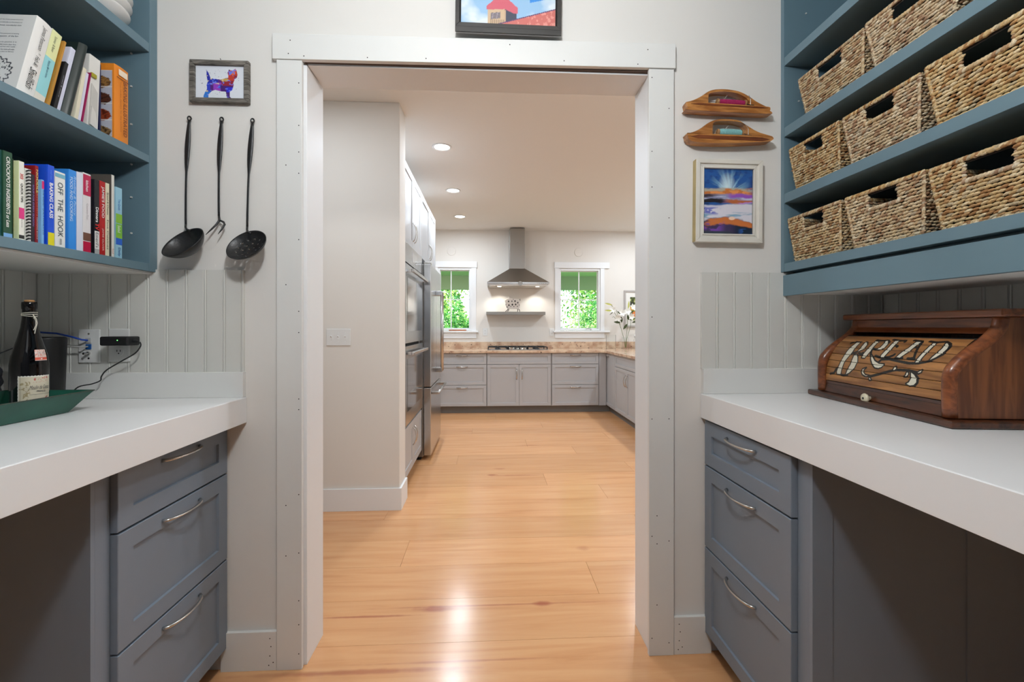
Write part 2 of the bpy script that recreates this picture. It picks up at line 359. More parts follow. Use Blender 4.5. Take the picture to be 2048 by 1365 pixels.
# door opening trim
def dots(name, pts, parent, r=.0022):
    bm = bmesh.new()
    for x, y, z in pts:
        v = [bm.verts.new((x+r*math.cos(a), y, z+r*math.sin(a))) for a in (i*PI/3 for i in range(6))]
        w = [bm.verts.new((x+r*math.cos(a), y-.0006, z+r*math.sin(a))) for a in (i*PI/3 for i in range(6))]
        bm.faces.new(w[::-1])
        for i in range(6): bm.faces.new((v[i], w[i], w[(i+1) % 6], v[(i+1) % 6]))
    bmesh.ops.recalc_face_normals(bm, faces=bm.faces)
    o = obj(name, bm, M['nail'], parent); o['kind'] = 'stuff'; return o
casing_l = struct('trim_1', B((-.795, -.702, 1.733, 1.7495, 0, 2.296)), M['trim'], bevel=.0015)
dots('nail_holes', [(-.713, 1.733, z) for z in (2.21, 2.05, 1.95, 1.87, 1.62, 1.35, 1.27, 1.02, .98, .66, .44, .26, .17, .06)]+[(-.76, 1.733, z) for z in (1.90, 1.45, .62, .43)], casing_l)
casing_r = struct('trim_2', B((.628, .728, 1.733, 1.7495, 0, 2.304)), M['trim'], bevel=.0015)
dots('nail_holes', [(.640, 1.733, z) for z in (2.27, 1.98, 1.84, 1.33, .93, .47, .07)]+[(.708, 1.733, z) for z in (2.15, 1.72, .93, .45, .05)]+[(.66, 1.733, z) for z in (.55, .44, .2)], casing_r)
hd = struct('trim_3', B((-.7715, .7715, 1.729, 1.7493, 0, .096)), M['trim'], loc=(-.0375, 0, 2.302), rot=(0, -.0065, 0), bevel=.0015)
dots('nail_holes', [(x, 1.729, z) for x, z in ((-.705, .07), (-.712, .02), (-.655, .012), (-.42, .012), (-.2, .014), (.12, .075), (.33, .018), (.62, .012), (.66, .07))], hd)
jl = struct('trim_4', B((-.72, -.692, 1.757, 1.925, 0, 2.292)), M['jamb'], bevel=.0015)
jr = struct('trim_5', B((.636, .66, 1.757, 1.925, 0, 2.302)), M['jamb'], bevel=.0015)
jt = struct('trim_6', B((-.692, .636, 1.762, 1.925, 2.2935, 2.31)), M['jamb'], bevel=.0015)
struct('trim_7', B((-.699, .644, 1.7495, 1.7615, 2.300, 2.31)), mat('header_gap_shade', (84, 66, 56), .8))  # dark brown strip standing in for the shaded gap behind the header
for nm, x0, x1, h in (('baseboard_left', -1.0, -.7965, .145), ('baseboard_right', .7295, .88, .147)):
    s = struct(nm, B((x0, x1, 1.735, 1.7495, 0, h)), M['trim'], bevel=.001)
    xc = -.82 if x0 < 0 else .75
    dots('nail_holes', [(xc+dx, 1.735, z) for dx, z in ((0, .12), (.004, .09), (0, .055), (.012, .03), (-.004, .02))], s)
struct('baseboard_nib', prism([(-3.0, 3.206), (-.612, 3.206), (-.612, 3.44), (-.6275, 3.44), (-.6275, 3.2195), (-3.0, 3.2195)], 0, .155, 'z'), M['jamb'], bevel=.001)

# beadboard wainscot: single boards with a bead along the edge
def bead_wall(name, xs, z0, z1, loc, rz, zt=None):
    root = empty(name, loc, rz, kind='structure')
    for a, c in zip(xs, xs[1:]):
        w = c-a; y = -.010
        prof = [(0, 0), (0, y+.003), (.0015, y), (w-.0125, y), (w-.0105, y+.0035), (w-.0085, y), (w-.0045, y-.0014), (w-.0015, y+.001), (w-.0008, y+.004), (w-.0008, 0)]
        o = obj('board', prism(prof, z0, z1, 'z'), M['bead'], root, loc=(a, 0, 0))
    return root
XLw = [-1.655, -1.602]+[-1.602+.0686*i for i in range(1, 10)]+[-.918]
bead_wall('trim_8', XLw, 1.122, 1.505, (0, 1.7495, 0), 0)
XRw = [.842]+[.842+.0698*i for i in range(1, 11)]+[1.595]
bead_wall('trim_9', XRw, 1.126, 1.508, (0, 1.7495, 0), 0)
bead_wall('trim_10', [0]+[.06+.0686*i for i in range(0, 14)], 1.03, 1.497, (-1.6565, 1.738-1.0, 0), PI/2)   # left side wall
bead_wall('trim_11', [.012+.0735*i for i in range(0, 14)], 1.03, 1.42, (1.5965, 1.738, 0), -PI/2)
# upstands
struct('trim_12', B((-1.655, -.915, 1.729, 1.7495, 1.0275, 1.122)), M['trim'], bevel=.001)
struct('trim_13', B((.845, 1.595, 1.729, 1.7495, 1.0275, 1.126)), M['trim'], bevel=.001)
# ------------------------------------------------------------------ cabinet builders (local frame: x width, y depth behind the face, z up; front faces -y)
def shaker(w, h, t=.02, rail=.05, rec=.007, x0=0, z0=0, bm=None):
    bm = bm or bmesh.new(); b = .0015
    X = [x0, x0+rail, x0+w-rail, x0+w]; Z = [z0, z0+rail, z0+h-rail, z0+h]
    def ring(x, z, y): return [bm.verts.new(p) for p in ((x[0], y, z[0]), (x[1], y, z[0]), (x[1], y, z[1]), (x[0], y, z[1]))]
    o0 = ring((X[0], X[3]), (Z[0], Z[3]), t); o1 = ring((X[0], X[3]), (Z[0], Z[3]), b)
    o2 = ring((X[0]+b, X[3]-b), (Z[0]+b, Z[3]-b), 0); i0 = ring((X[1], X[2]), (Z[1], Z[2]), 0); i1 = ring((X[1]+.0015, X[2]-.0015), (Z[1]+.0015, Z[2]-.0015), rec)
    for a, c in ((o0, o1), (o1, o2), (o2, i0), (i0, i1)):
        for k in range(4): bm.faces.new((a[k], a[(k+1) % 4], c[(k+1) % 4], c[k]))
    bm.faces.new(i1); bm.faces.new(o0[::-1]); return bm
def pull(L=.15, out=.028, r=.006, vertical=False):
    """arched bow pull centred on origin, feet on y=0"""
    def f(t):
        a = (t-.5)*L; y = -out*math.sin(PI*t)**.55 if 0 < t < 1 else 0
        return (0, y, a) if vertical else (a, y, 0)
    ts = [i/14 for i in range(15)]
    R = [r*(1.0-.35*math.sin(PI*t))+.0006 for t in ts]
    return tube([f(t) for t in ts], R, 8, flat=.8)
pull_me = {}
def add_pull(parent, x, z, L=.15, vertical=False, out=.028, r=.006, y=0):
    k = (L, vertical, out, r)
    if k not in pull_me:
        bm = pull(L, out, r, vertical); me = bpy.data.meshes.new('handle'); bm.normal_update(); bm.to_mesh(me); bm.free(); me.materials.append(M['nickel']); me.shade_smooth(); pull_me[k] = me
    return obj('handle', pull_me[k], None, parent, loc=(x, y, z))

def base_unit(label, loc, rz, w, drawers, cabx, depth, m, mirror):
    """pantry drawer base: drawers span 0..w ; end panel on the camera side"""
    root = empty('drawer_cabinet', loc, rz, label, 'cabinet')
    s = -1 if mirror else 1
    if mirror: fx0, fx1, e0 = w, w+.046, w+.046   # stile beyond w
    else: fx0, fx1, e0 = -.046, 0, -.046
    obj('carcass', B((min(0, fx0)+.002, max(w, fx1)-.002, .022, depth, .09, .925)), m, root)
    obj('face_frame', B((fx0, fx1, .018, .045, .0, .928)), m, root, bevel=.001)
    # framed end panel
    xe = e0; d = .012
    a, b = (xe, xe+d) if mirror else (xe-d, xe)
    obj('end_panel', B((a if not mirror else a, b, .018, .075, 0, .928), (a, b, .46, .52, 0, .928), (a, b, .075, .46, .86, .928), (a, b, .075, .46, 0, .08), ((a+b)/2-.004, (a+b)/2+.002, .075, .46, .08, .86), ((a+b)/2-.004, (a+b)/2+.002, .52, depth, 0, .928)), m, root)
    obj('toe_kick', B((0, w, .085, .1, 0, .09)), m, root)
    for z0, z1, zh in drawers:
        dr = obj('drawer', shaker(w-.006, z1-z0, .0205, .0525, .008, .003, z0), m, root)
        add_pull(dr, cabx, zh, .175, out=.03)
    return root
DR = [(.745, .918, .888), (.4235, .7385, .706), (.088, .417, .382)]
base_unit('slate grey three-drawer base cabinet under the left worktop', (-.979, 1.24, 0), PI/2, .506, DR, .2535, .66, M['slate'], False)
DR2 = [(.7505, .922, .891), (.4275, .7445, .708), (.086, .4215, .390)]
base_unit('slate grey three-drawer base cabinet under the bread box worktop', (.855, 1.743, 0), -PI/2, .515, DR2, .258, .72, M['slate'], True)
# second cabinets at the near side of the knee spaces (only edges of them are near the frame)
def worktop(label, x0, x1, xf, sgn):
    root = empty('worktop', ((x0+x1)/2, .3, .931), 0, label, 'worktop'); ox = (x0+x1)/2
    obj('slab', B((x0-ox, x1-ox, -1.5-.3+.05, 1.748-.3, .0585, .096)), M['counter'], root, bevel=.0012)
    obj('fascia', B((xf-ox, xf-ox-sgn*.019, -1.5-.3+.05, 1.748-.3, 0, .0945)), M['counter'], root, bevel=.001)
    return root
worktop('long white built-up worktop along the left wall of the pantry', -1.655, -.9125, -.911, 1)
worktop('long white built-up worktop along the right wall under the bread box', .8445, 1.595, .843, -1)
obj('support', B((-1.655, -1.0, -1.2, -1.16, 0, .93)), M['slate']); 
s = bpy.data.objects['support']; s.name = 'support_panel'; tag(s, 'slate support panel holding the near end of the left worktop', 'panel')
s = obj('support_panel', B((.9, 1.595, -1.2, -1.16, 0, .93)), M['slate']); tag(s, 'slate support panel holding the near end of the right worktop', 'panel')

def shelf_unit(label, loc, rz, y_near, depth, shelves, zbot, mirror, gap=None):
    """wall shelf unit; local x from 0 (door wall) along the wall when mirrored, else negative"""
    root = empty('shelf_cabinet', loc, rz, label, 'shelf unit')
    L = y_near
    def xr(a, b): return (a, b) if mirror else (-b, -a)
    a, b = xr(0, .019 if mirror else .0375); obj('end_panel', B((a, b, 0, depth, zbot, 2.80)), M['blue'], root, bevel=.0012)
    a, b = xr(0, L); obj('back_panel', B((a, b, depth, depth+.006, zbot, 2.80)), M['blue'], root)
    a, b = xr(L-.02, L); obj('end_panel', B((a, b, 0, depth, zbot, 2.80)), M['blue'], root)
    a, b = xr(.0195 if mirror else .038, L-.02)
    for z0, z1 in shelves: obj('shelf', B((a, b, .0015, depth, z0, z1)), M['blue'], root, bevel=.0012)
    obj('top_panel', B((a, b, 0, depth, 2.78, 2.80)), M['blue'], root)
    return root
ul = shelf_unit('blue open bookshelf cabinet above the left worktop', (-1.236, 1.7485, 0), PI/2, 2.9, .418, [(1.495, 1.523), (1.891, 1.918), (2.295, 2.328)], 1.495, False)
obj('underside_panel', B((-2.9, -.006, .012, .418, 1.487, 1.4945)), M['under'], ul)
bm = bmesh.new()
for x, z in ((.063, 1.764), (.063, 1.633), (.063, 2.168), (.063, 2.030), (.063, 1.884), (.063, 2.288)):
    tube([(-.0376, x, z), (-.0415, x, z)], .0034, 8, bm)
pinm = mat('pin_nickel', (210, 208, 204), .4)
obj('shelf_pins', bm, pinm, ul, kind='stuff')
ur = shelf_unit('blue open shelf cabinet holding woven baskets above the right worktop', (1.172, 1.7485, 0), -PI/2, 2.9, .42, [(1.510, 1.543), (1.783, 1.820), (2.046, 2.083), (2.328, 2.362)], 1.510, True)
obj('valance', B((-.0005, 2.9, .004, .024, 1.415, 1.497)), M['blue'], ur, bevel=.0012)
obj('underside_panel', B((-.0005, 2.9, .024, .42, 1.42, 1.432)), M['under'], ur)
obj('spacer', B((.0, 2.9, .05, .07, 1.432, 1.5095)), M['blue'], ur)
bm = bmesh.new()
for y, z in ((.06, 2.27), (.06, 2.19), (.09, 2.0), (.06, 1.9), (.09, 2.54)):
    tube([(.0191, y, z), (.023, y, z)], .0026, 8, bm)
obj('shelf_pins', bm, pinm, ur, kind='stuff')

# ------------------------------------------------------------------ woven baskets
GRASS = [(206, 180, 138), (196, 164, 118), (222, 202, 166), (176, 138, 96), (186, 168, 138), (160, 118, 78), (214, 188, 146), (204, 176, 130)]
def stitch(bm, p, t, up, L, r, tilt):
    ly = bm.verts.layers.float_color.get('ink') or bm.verts.layers.float_color.new('ink'); gc = (*lin(GRASS[int(abs(p[0]*91733+p[2]*57731+p[1]*77711)) % 8]), 1)
    t = Vector(t); up = Vector(up); nrm = t.cross(up).normalized()
    d = (t*math.cos(tilt)+up*math.sin(tilt)).normalized(); s = d.cross(nrm).normalized(); p = Vector(p); ring = []
    for a, k in ((-1, .25), (-.55, .9), (.1, 1.05), (.65, .8), (1, .2)):
        c = p+d*(a*L/2)
        ring.append([bm.verts.new(c+(s*math.cos(q)+nrm*math.sin(q))*r*k) for q in (i*PI*2/5 for i in range(5))])
        for vv in ring[-1]: vv[ly] = gc
    for A, D in zip(ring, ring[1:]):
        for i in range(5): bm.faces.new((A[i], A[(i+1) % 5], D[(i+1) % 5], D[i]))
    bm.faces.new(ring[0][::-1]); bm.faces.new(ring[-1])
BW, BD, BH = .268, .33, .172
def basket_meshes(seed):
    rnd = random.Random(seed); TI = .021
    def corners(f):   # f: 0 bottom .. 1 top
        i = TI*(1-f); bulge = 0
        return [(-BW/2+i, i*.9), (BW/2-i, i*.9), (BW/2-i, BD-i), (-BW/2+i, BD-i)]
    hole = (-.051, .051, BH-.055, BH-.013)
    N = 18; pitch = (BH-.006)/N
    bm = bmesh.new(); dark = bmesh.new()
    def wallpt(f, side, s):
        c = corners(f); a = c[side]; b = c[(side+1) % 4]; return (a[0]+(b[0]-a[0])*s, a[1]+(b[1]-a[1])*s)
    for k in range(N):
        z = .006+pitch*(k+.5); f = z/BH; c = corners(f)
        for side in range(4):
            a = Vector(c[side]); b = Vector(c[(side+1) % 4]); L = (b-a).length; t = (b-a)/L
            n = max(2, round(L/.0145)); off = .5*(k % 2)
            for j in range(n+1):
                q = (j+off+rnd.uniform(-.12, .12))/n*L
                if q < 0 or q > L: continue
                p = a+t*q
                if side in (0, 2) and hole[0] < p.x < hole[1] and hole[2]-.002 < z < hole[3]+.006: continue
                nrm = Vector((t.y, -t.x)); o = rnd.uniform(-.0014, .0018)
                stitch(bm, (p.x+nrm.x*o, p.y+nrm.y*o, z+rnd.uniform(-.0007, .0007)), (t.x, t.y, 0), (0, 0, 1), .0195*rnd.uniform(.85, 1.2), .0043*rnd.uniform(.82, 1.15), .24+rnd.uniform(-.16, .16))
    # corner braid
    for ci in range(4):
        for k in range(N*2):
            f = (k+.5)/(2*N); c = corners(f)[ci]
            stitch(bm, (c[0], c[1], max(f*BH, .0072)), (1, 0, 0), (0, 0, 1), .011, .0046, rnd.uniform(.1, .9))
    # dark inner shell painting the shade between strands, with holes for the hands
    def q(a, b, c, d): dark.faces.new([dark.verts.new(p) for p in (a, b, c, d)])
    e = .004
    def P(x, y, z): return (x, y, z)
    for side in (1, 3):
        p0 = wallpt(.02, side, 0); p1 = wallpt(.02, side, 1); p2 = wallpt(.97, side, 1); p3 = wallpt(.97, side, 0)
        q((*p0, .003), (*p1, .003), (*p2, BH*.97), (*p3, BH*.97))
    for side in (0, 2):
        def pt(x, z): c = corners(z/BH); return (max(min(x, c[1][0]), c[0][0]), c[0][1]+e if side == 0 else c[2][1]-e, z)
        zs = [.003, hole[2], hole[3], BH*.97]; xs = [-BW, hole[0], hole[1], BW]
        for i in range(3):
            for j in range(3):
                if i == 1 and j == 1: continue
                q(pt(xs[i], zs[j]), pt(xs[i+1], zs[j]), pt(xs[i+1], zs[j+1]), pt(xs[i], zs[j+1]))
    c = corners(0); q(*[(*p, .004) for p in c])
    # rim : twisted rope
    rim = bmesh.new(); c = corners(1)
    for side in range(4):
        a = Vector(c[side]); b = Vector(c[(side+1) % 4]); L = (b-a).length; t = (b-a)/L; n = round(L/.0085)
        for j in range(n):
            p = a+t*((j+.5)/n*L); stitch(rim, (p.x, p.y, BH-.002+rnd.uniform(-.0006, .0006)), (t.x, t.y, 0), (0, 0, 1), .0165, .0050, .75)
    hr = bmesh.new(); hr2 = bmesh.new()
    for y0, zz in ((0, hole[2]-.003),):
        f = zz/BH; y = corners(f)[0][1]; y2 = corners(f)[2][1]
        for yy, s in ((y, hr), (y2, hr2)):
            for j in range(13): stitch(s, (hole[0]-.002+j*.0088, yy-.002 if yy < .1 else yy+.002, zz), (1, 0, 0), (0, 0, 1), .016, .0052, .65)
            for xx in (hole[0]-.003, hole[1]+.003):
                for j in range(5): stitch(s, (xx, yy-.001, zz+.006+j*.0085), (1, 0, 0), (0, 0, 1), .012, .0048, -.25)
    base = bmesh.new(); c = corners(0)
    for side in range(4):
        a = Vector(c[side]); b = Vector(c[(side+1) % 4]); L = (b-a).length; t = (b-a)/L; n = round(L/.009)
        for j in range(n):
            p = a+t*((j+.5)/n*L); stitch(base, (p.x, p.y, .0055), (t.x, t.y, 0), (0, 0, 1), .0150, .0048, .6)
    out = []
    for bmm, nm, mt in ((bm, 'weave', 'seagrass'), (rim, 'rim', 'seagrass'), (hr, 'handle', 'seagrass'), (hr2, 'handle', 'seagrass'), (base, 'bottom_braid', 'seagrass'), (dark, 'shade_lining', 'seadark')):
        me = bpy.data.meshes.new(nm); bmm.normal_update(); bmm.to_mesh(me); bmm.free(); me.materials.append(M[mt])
        if nm != 'shade_lining': me.shade_smooth()
        out.append((nm, me))
    return out
bvar = [basket_meshes(1), basket_meshes(2)]
# seagrass: each strand with own tint through position noise
def basket(label, ytop0, ytop1, z, v, dx=0, sc=1.0):
    root = empty('woven_basket', (1.187+dx, (ytop0+ytop1)/2, z), -PI/2, label, 'basket', 'seagrass baskets on the right shelves')
    root.scale = (abs(ytop0-ytop1)/BW, 1, sc)
    for nm, me in bvar[v]:
        o = obj(nm, me, None, root)
        if nm == 'weave': o['kind'] = 'stuff'
    return root
Z1, Z2, Z3 = 1.5445, 1.8215, 2.0845
basket('woven basket on the lowest shelf, nearest the door wall', 1.723, 1.461, Z1, 0)
basket('woven basket on the lowest shelf, middle of three, peeking wicker inside its handle', 1.437, 1.167, Z1, 1, .0, 1.0)
basket('woven basket on the lowest shelf, at the photo\'s right edge above the bread box', 1.152, .872, Z1, 0, 0, .98)
basket('woven basket on the middle basket shelf, nearest the door wall', 1.716, 1.468, Z2, 1, 0, .97)
basket('woven basket on the middle basket shelf, second from the door wall', 1.447, 1.180, Z2, 0, 0, .97)
basket('large woven basket on the middle basket shelf at the right edge', 1.162, .875, Z2, 1, 0, 1.0)
basket('woven basket on the top basket shelf, nearest the door wall', 1.668, 1.372, Z3, 0, .004, .90)
basket('woven basket on the top basket shelf, second from the door wall, cut by the frame', 1.358, 1.085, Z3, 1, .002, .93)
basket('woven basket on the top basket shelf, a corner at the photo\'s top edge', 1.070, .79, Z3, 0, 0, .93)
g = obj('gourd', lathe([(0, .0), (.02, .002), (.036, .014), (.041, .032), (.034, .05), (.018, .06), (.006, .064), (0, .075)], 20), mat('orange_gourd', (205, 120, 40), .35, noise=.3, nscale=30), loc=(1.225, 1.40, 2.3625), smooth=True)
g.name = 'ornament'; tag(g, 'small orange ornament on the shelf above the baskets', 'ornament')

# ------------------------------------------------------------------ books (local: spine faces -y, x thickness, z height)
PAGE = mat('book_pages', (224, 216, 198), .8, noise=.08, nscale=200, stretch=(1, 1, .02))
def book(label, y0, y1, z, h, xs, depth, col, lean=0, rough=.4, texts=(), bands=(), spine=None, round_=0, cover_paint=None, name='book', group=None):
    """y0..y1: extent of the bottom of the spine along the shelf; xs: x of spine"""
    t = y1-y0; a = math.radians(lean)
    root = empty(name, (xs, y0, z+(t*math.sin(a) if lean > 0 else 0)), 0, label, 'book', group)
    root.rotation_euler = Matrix.Rotation(PI/2, 3, 'Z').to_4x4().to_3x3().__matmul__(Matrix.Rotation(a, 3, 'Y')).to_euler()
    b = .0022; m = cm(col, rough)
    bm = bmesh.new()
    if t < .008: b = .0009
    box(bm, 0, b, b, depth, 0, h); box(bm, t-b, t, b, depth, 0, h)
    if round_:
        n = 24; poly = [(t*(i/n), b-round_*math.sin(PI*i/n)) for i in range(n+1)]+[(t, b+.001), (0, b+.001)]; prism(poly, 0, h, 'z', bm)
    else: box(bm, 0, t, 0, b, 0, h)
    obj('cover', bm, m, root, bevel=.0006)
    obj('pages', B((b, t-b, b+.001, depth-.004, .004, h-.004)), PAGE, root)
    sy = -.0004-round_
    if spine is not None:
        obj('spine_print', B((.0008, t-.0008, -.0004, .0, .001, h-.001)), cm(spine, rough), root)
    for z0, z1, c in bands:
        obj('band', B((.0004, t-.0004, sy-.0003, sy+.0003, h*z0, h*z1)), cm(c, rough), root)
    for s, zc, ln, frac, c, kw in texts:
        kw = dict(kw); xc = kw.pop('x', .5)
        text(s, h*ln, t*frac, cm(c), root, (t*xc, sy-.0006, h*zc), (0, 0, -1), (1, 0, 0), name='title', **kw)
    return root
G = 'cookbooks on the lower shelf'; G2 = 'cookbooks and folders on the upper bookshelf'
def yat(px, X):   # shelf position of a spine edge seen along the bookshelf face (depth scale of this camera)
    dx = px-1024; s, c = math.sin(YAW), math.cos(YAW); ax = dx/900*c+s; ay = -dx/900*s+c
    return X/ax*ay
ZL = 1.5235
def lb(label, p0, p1, X, h, depth, col, **k): return book(label, yat(p0, X), yat(p1, X)-.0008, ZL, h-ZL, X, depth, col, group=G, **k)
lb('teal-edged dark green cookbook at the very left of the lower shelf', -8, 4, -1.266, 1.752, .20, (20, 74, 70))
lb('dark green cookbook with large white slow-cooker title', 6.5, 25.2, -1.262, 1.752, .21, (35, 78, 54), texts=[('CROCKPOT', .77, .34, .42, (240, 240, 236), dict(bold=.02, shear=.1)), ('5 INGREDIENTS or Less', .37, .48, .42, (240, 240, 236), dict(bold=.02, shear=.15))], bands=[(.0, .06, (120, 170, 220))])
lb('thin dark green cookbook with yellow spine lettering', 25.8, 27.8, -1.262, 1.738, .20, (42, 66, 40), texts=[('VEGETABLE RECIPES FAMILY', .5, .8, .6, (206, 170, 40), {})])
lb('pale yellow booklet with pink band and quick tips title', 37.5, 49, -1.250, 1.735, .20, (222, 230, 178), spine=(240, 238, 228), bands=[(.27, .41, (222, 52, 130)), (.02, .065, (30, 30, 30))], texts=[('303', .81, .07, .55, (200, 40, 40), dict(bold=.02)), ('QUICK TIPS', .6, .24, .5, (20, 20, 20), dict(bold=.02)), ('family favourites', .22, .12, .25, (90, 90, 90), {})])
b_ = lb('white comb-bound notebook with black jagged binding', 50, 62.5, -1.262, 1.725, .20, (236, 234, 228))
bm = bmesh.new(); t_ = yat(62.5, -1.262)-yat(50, -1.262)
for i in range(22): tube([(.001, -.002, .006+i*.0089), (.001, -.008, .008+i*.0089), (t_*.45, -.009, .009+i*.0089), (t_*.5, -.001, .011+i*.0089)], .0017, 6, bm)
obj('comb_binding', bm, M['blackplastic'], b_)
lb('dark plum narrow cookbook beside the comb-bound notebook', 63, 70, -1.262, 1.714, .20, (52, 36, 46), texts=[('SOUP FOR EVERY SEASON', .55, .6, .5, (160, 120, 190), {})])
lb('dark red cookbook with gold and white noodle title', 70.5, 77.5, -1.262, 1.742, .22, (150, 26, 30), texts=[('NOODLE', .8, .3, .6, (236, 214, 120), dict(bold=.02)), ('KITCHEN', .5, .28, .45, (226, 120, 60), {}), ('COOKING BASICS', .2, .28, .35, (236, 220, 200), {})])
lb('slim light blue booklet with pink tip in front of the blue book', 83.4, 88.6, -1.252, 1.705, .19, (130, 186, 232), bands=[(.86, .98, (216, 40, 110))], texts=[('THE BREAD QUILT FAMILY CO', .5, .7, .5, (30, 60, 90), {})])
lb('bright blue cookbook with white baking title and yellow foot', 95.5, 109, -1.246, 1.752, .21, (32, 84, 214), rough=.3, bands=[(.0, .16, (226, 216, 40))], texts=[('BAKING CLASS', .56, .44, .55, (245, 245, 245), dict(bold=.025)), ('small bites', .88, .12, .3, (90, 140, 240), {})])
lb('white cookbook with thin dark letters between two blue ones', 110, 131, -1.254, 1.745, .20, (236, 236, 230), texts=[('OFF  THE  HOOK', .50, .72, .5, (60, 76, 84), {}), ('contemporary', .08, .08, .3, (90, 90, 90), {})], bands=[(.925, .975, (120, 180, 200))])
lb('wide sky blue cookbook with white italic title', 138, 153, -1.249, 1.763, .22, (56, 142, 226), rough=.3, texts=[('FOOD AND COOKING', .63, .55, .38, (220, 238, 250), dict(x=.3)), ('Reading & Pantry', .68, .5, .36, (190, 222, 246), dict(x=.72, shear=.3))])
lb('plain white glossy cookbook beside the sky blue one', 153.5, 165.5, -1.256, 1.767, .21, (226, 230, 244), rough=.25)
lb('white cookbook with magenta block at the top of its spine', 166, 182, -1.256, 1.772, .21, (236, 234, 236), rough=.3, bands=[(.72, .98, (196, 36, 84)), (.0, .14, (190, 30, 70)), (.15, .25, (120, 84, 70))], texts=[('kitchen', .84, .14, .35, (245, 240, 240), dict(bold=.02)), ('Country Pies', .52, .2, .35, (190, 186, 190), {})])
lb('black cookbook with white dinner title and red initials', 189, 199, -1.251, 1.762, .21, (28, 28, 34), rough=.25, bands=[(.0, .07, (180, 180, 180)), (.07, .31, (234, 232, 230))], texts=[('Dinners', .53, .2, .6, (240, 240, 240), dict(bold=.02)), ('TV', .37, .09, .8, (220, 40, 40), dict(bold=.03)), ("Emeril's", .19, .2, .6, (40, 40, 40), {})])
lb('red cookbook with white capital title', 199.5, 211, -1.262, 1.768, .21, (186, 28, 30), texts=[("JAMIE'S FOOD", .72, .42, .6, (245, 240, 236), dict(bold=.02)), ('JAMIE OLIVER', .22, .3, .35, (240, 220, 210), {})])
lb('narrow cream cookbook beside the red one', 211.5, 219, -1.262, 1.768, .21, (234, 228, 198), texts=[('Bread & Cheese', .72, .3, .5, (90, 84, 70), {}), ('Fine Cuisines', .3, .4, .5, (60, 56, 50), {})])
lb('tall white book with tan edge, tallest on the lower shelf', 222.5, 229, -1.262, 1.803, .22, (92, 86, 80), spine=(228, 226, 218), texts=[('food', .08, .06, .5, (200, 120, 90), {})])
lb('light blue and lime striped cookbook at the right end', 231.5, 244.5, -1.263, 1.768, .20, (158, 206, 226), bands=[(.50, .63, (140, 196, 62)), (.33, .49, (126, 196, 66)), (.2, .29, (44, 104, 210)), (.29, .33, (140, 196, 62))], texts=[('The Quick', .76, .16, .4, (40, 110, 190), {}), ('Salad', .42, .1, .45, (245, 245, 245), {}), ('Daily', .1, .12, .5, (30, 90, 160), {})])

ZU = 1.9185
# big white book seen from its cover
A = book('thick white hardcover with black script spine at the left of the upper shelf', 1.273, 1.318, ZU, .244, -1.262, .25, (232, 230, 226), lean=13.5, round_=.003, texts=[('James Peterson  *  Fish &', .66, .52, .34, (40, 40, 40), dict(shear=.2)), ('Shellfish', .22, .26, .42, (40, 40, 40), dict(shear=.2))], group=G2)
for i, (s_, zc, ln) in enumerate((('A wonder of the most comprehensive', .226, .085), ('and authoritative cookbooks on the history of', .216, .095), ('seafood, wonderful dish', .206, .065), ('The personal of testing', .178, .05), ('seasons  of the fish', .170, .05), ('with passion it is', .150, .045), ('valuable more than fine', .142, .052), ('you need but who cooks', .134, .052), ('tools to be more of crabs', .126, .052), ('all to this as library', .118, .045))):
    text(s_, ln, .0045, cm((50, 56, 80)), A, (-.0004, .035+ln/2, zc), (0, -1, 0), (0, 0, 1), name='cover_lettering')
def fish(U, V):
    n = len(U); c = rgba((232, 230, 226), n); e = np.hypot((U-.5)/.42, (V-.5)/.45)
    rim = np.abs(e-1+.07*np.sin(np.arctan2(V-.5, U-.5)*17)) < .045; sp = (nz2(U*26, V*26, 3, 2) > .66) & (e < .93)
    mixc(c, rim | sp, (40, 44, 54)); return c
def shellcurve(U, V): return np.stack([np.full_like(U, -.0005), .02+(1-U)*.11, .004+V*.1], 1)
obj('shell_drawing', grid_mesh('shell_drawing', shellcurve(*[g.ravel() for g in np.meshgrid(np.linspace(0, 1, 61), np.linspace(0, 1, 61))]), 60, 60, fish(*[g.ravel() for g in np.meshgrid(np.linspace(0, 1, 61), np.linspace(0, 1, 61))])), M['print'], A)
book('aqua book with pale yellow upper spine label', 1.3198, 1.3500, ZU, .242, -1.266, .22, (214, 222, 214), lean=13.5, spine=(226, 222, 210), bands=[(.12, .62, (150, 212, 218)), (.62, .995, (226, 230, 172))], texts=[('Summer', .88, .1, .25, (70, 74, 60), {}), ('& flavor', .76, .1, .25, (70, 74, 60), {}), ('lessons in', .53, .1, .25, (50, 84, 110), {}), ('the open kitchen', .42, .14, .25, (50, 84, 110), {})], group=G2)
book('thin gold-edged black booklet leaning on the aqua book', 1.3515, 1.3580, ZU, .228, -1.258, .20, (170, 120, 42), lean=13.5, group=G2, spine=(188, 136, 52))
book('black spiral notebook with faded grey spine lettering', 1.3592, 1.3655, ZU, .215, -1.285, .20, (20, 20, 22), lean=13.5, group=G2)
book('short black notebook with white lettering in front of papers', 1.3670, 1.3775, ZU, .165, -1.256, .19, (24, 24, 27), lean=13.5, texts=[('notes & more', .5, .45, .3, (170, 170, 176), dict(shear=.3))], group=G2)
book('folder of loose white papers between the notebook and the green binder', 1.3785, 1.3935, ZU, .225, -1.262, .21, (216, 218, 236), lean=13.5, rough=.7, group=G2)
book('dark green round-backed binder leaning right', 1.3950, 1.4235, ZU, .252, -1.258, .23, (30, 42, 40), lean=13.5, round_=.012, rough=.3, group=G2)
book('cream paper bundle beside the green binder', 1.4395, 1.4510, ZU, .185, -1.262, .2, (228, 220, 196), lean=10, rough=.8, group=G2)
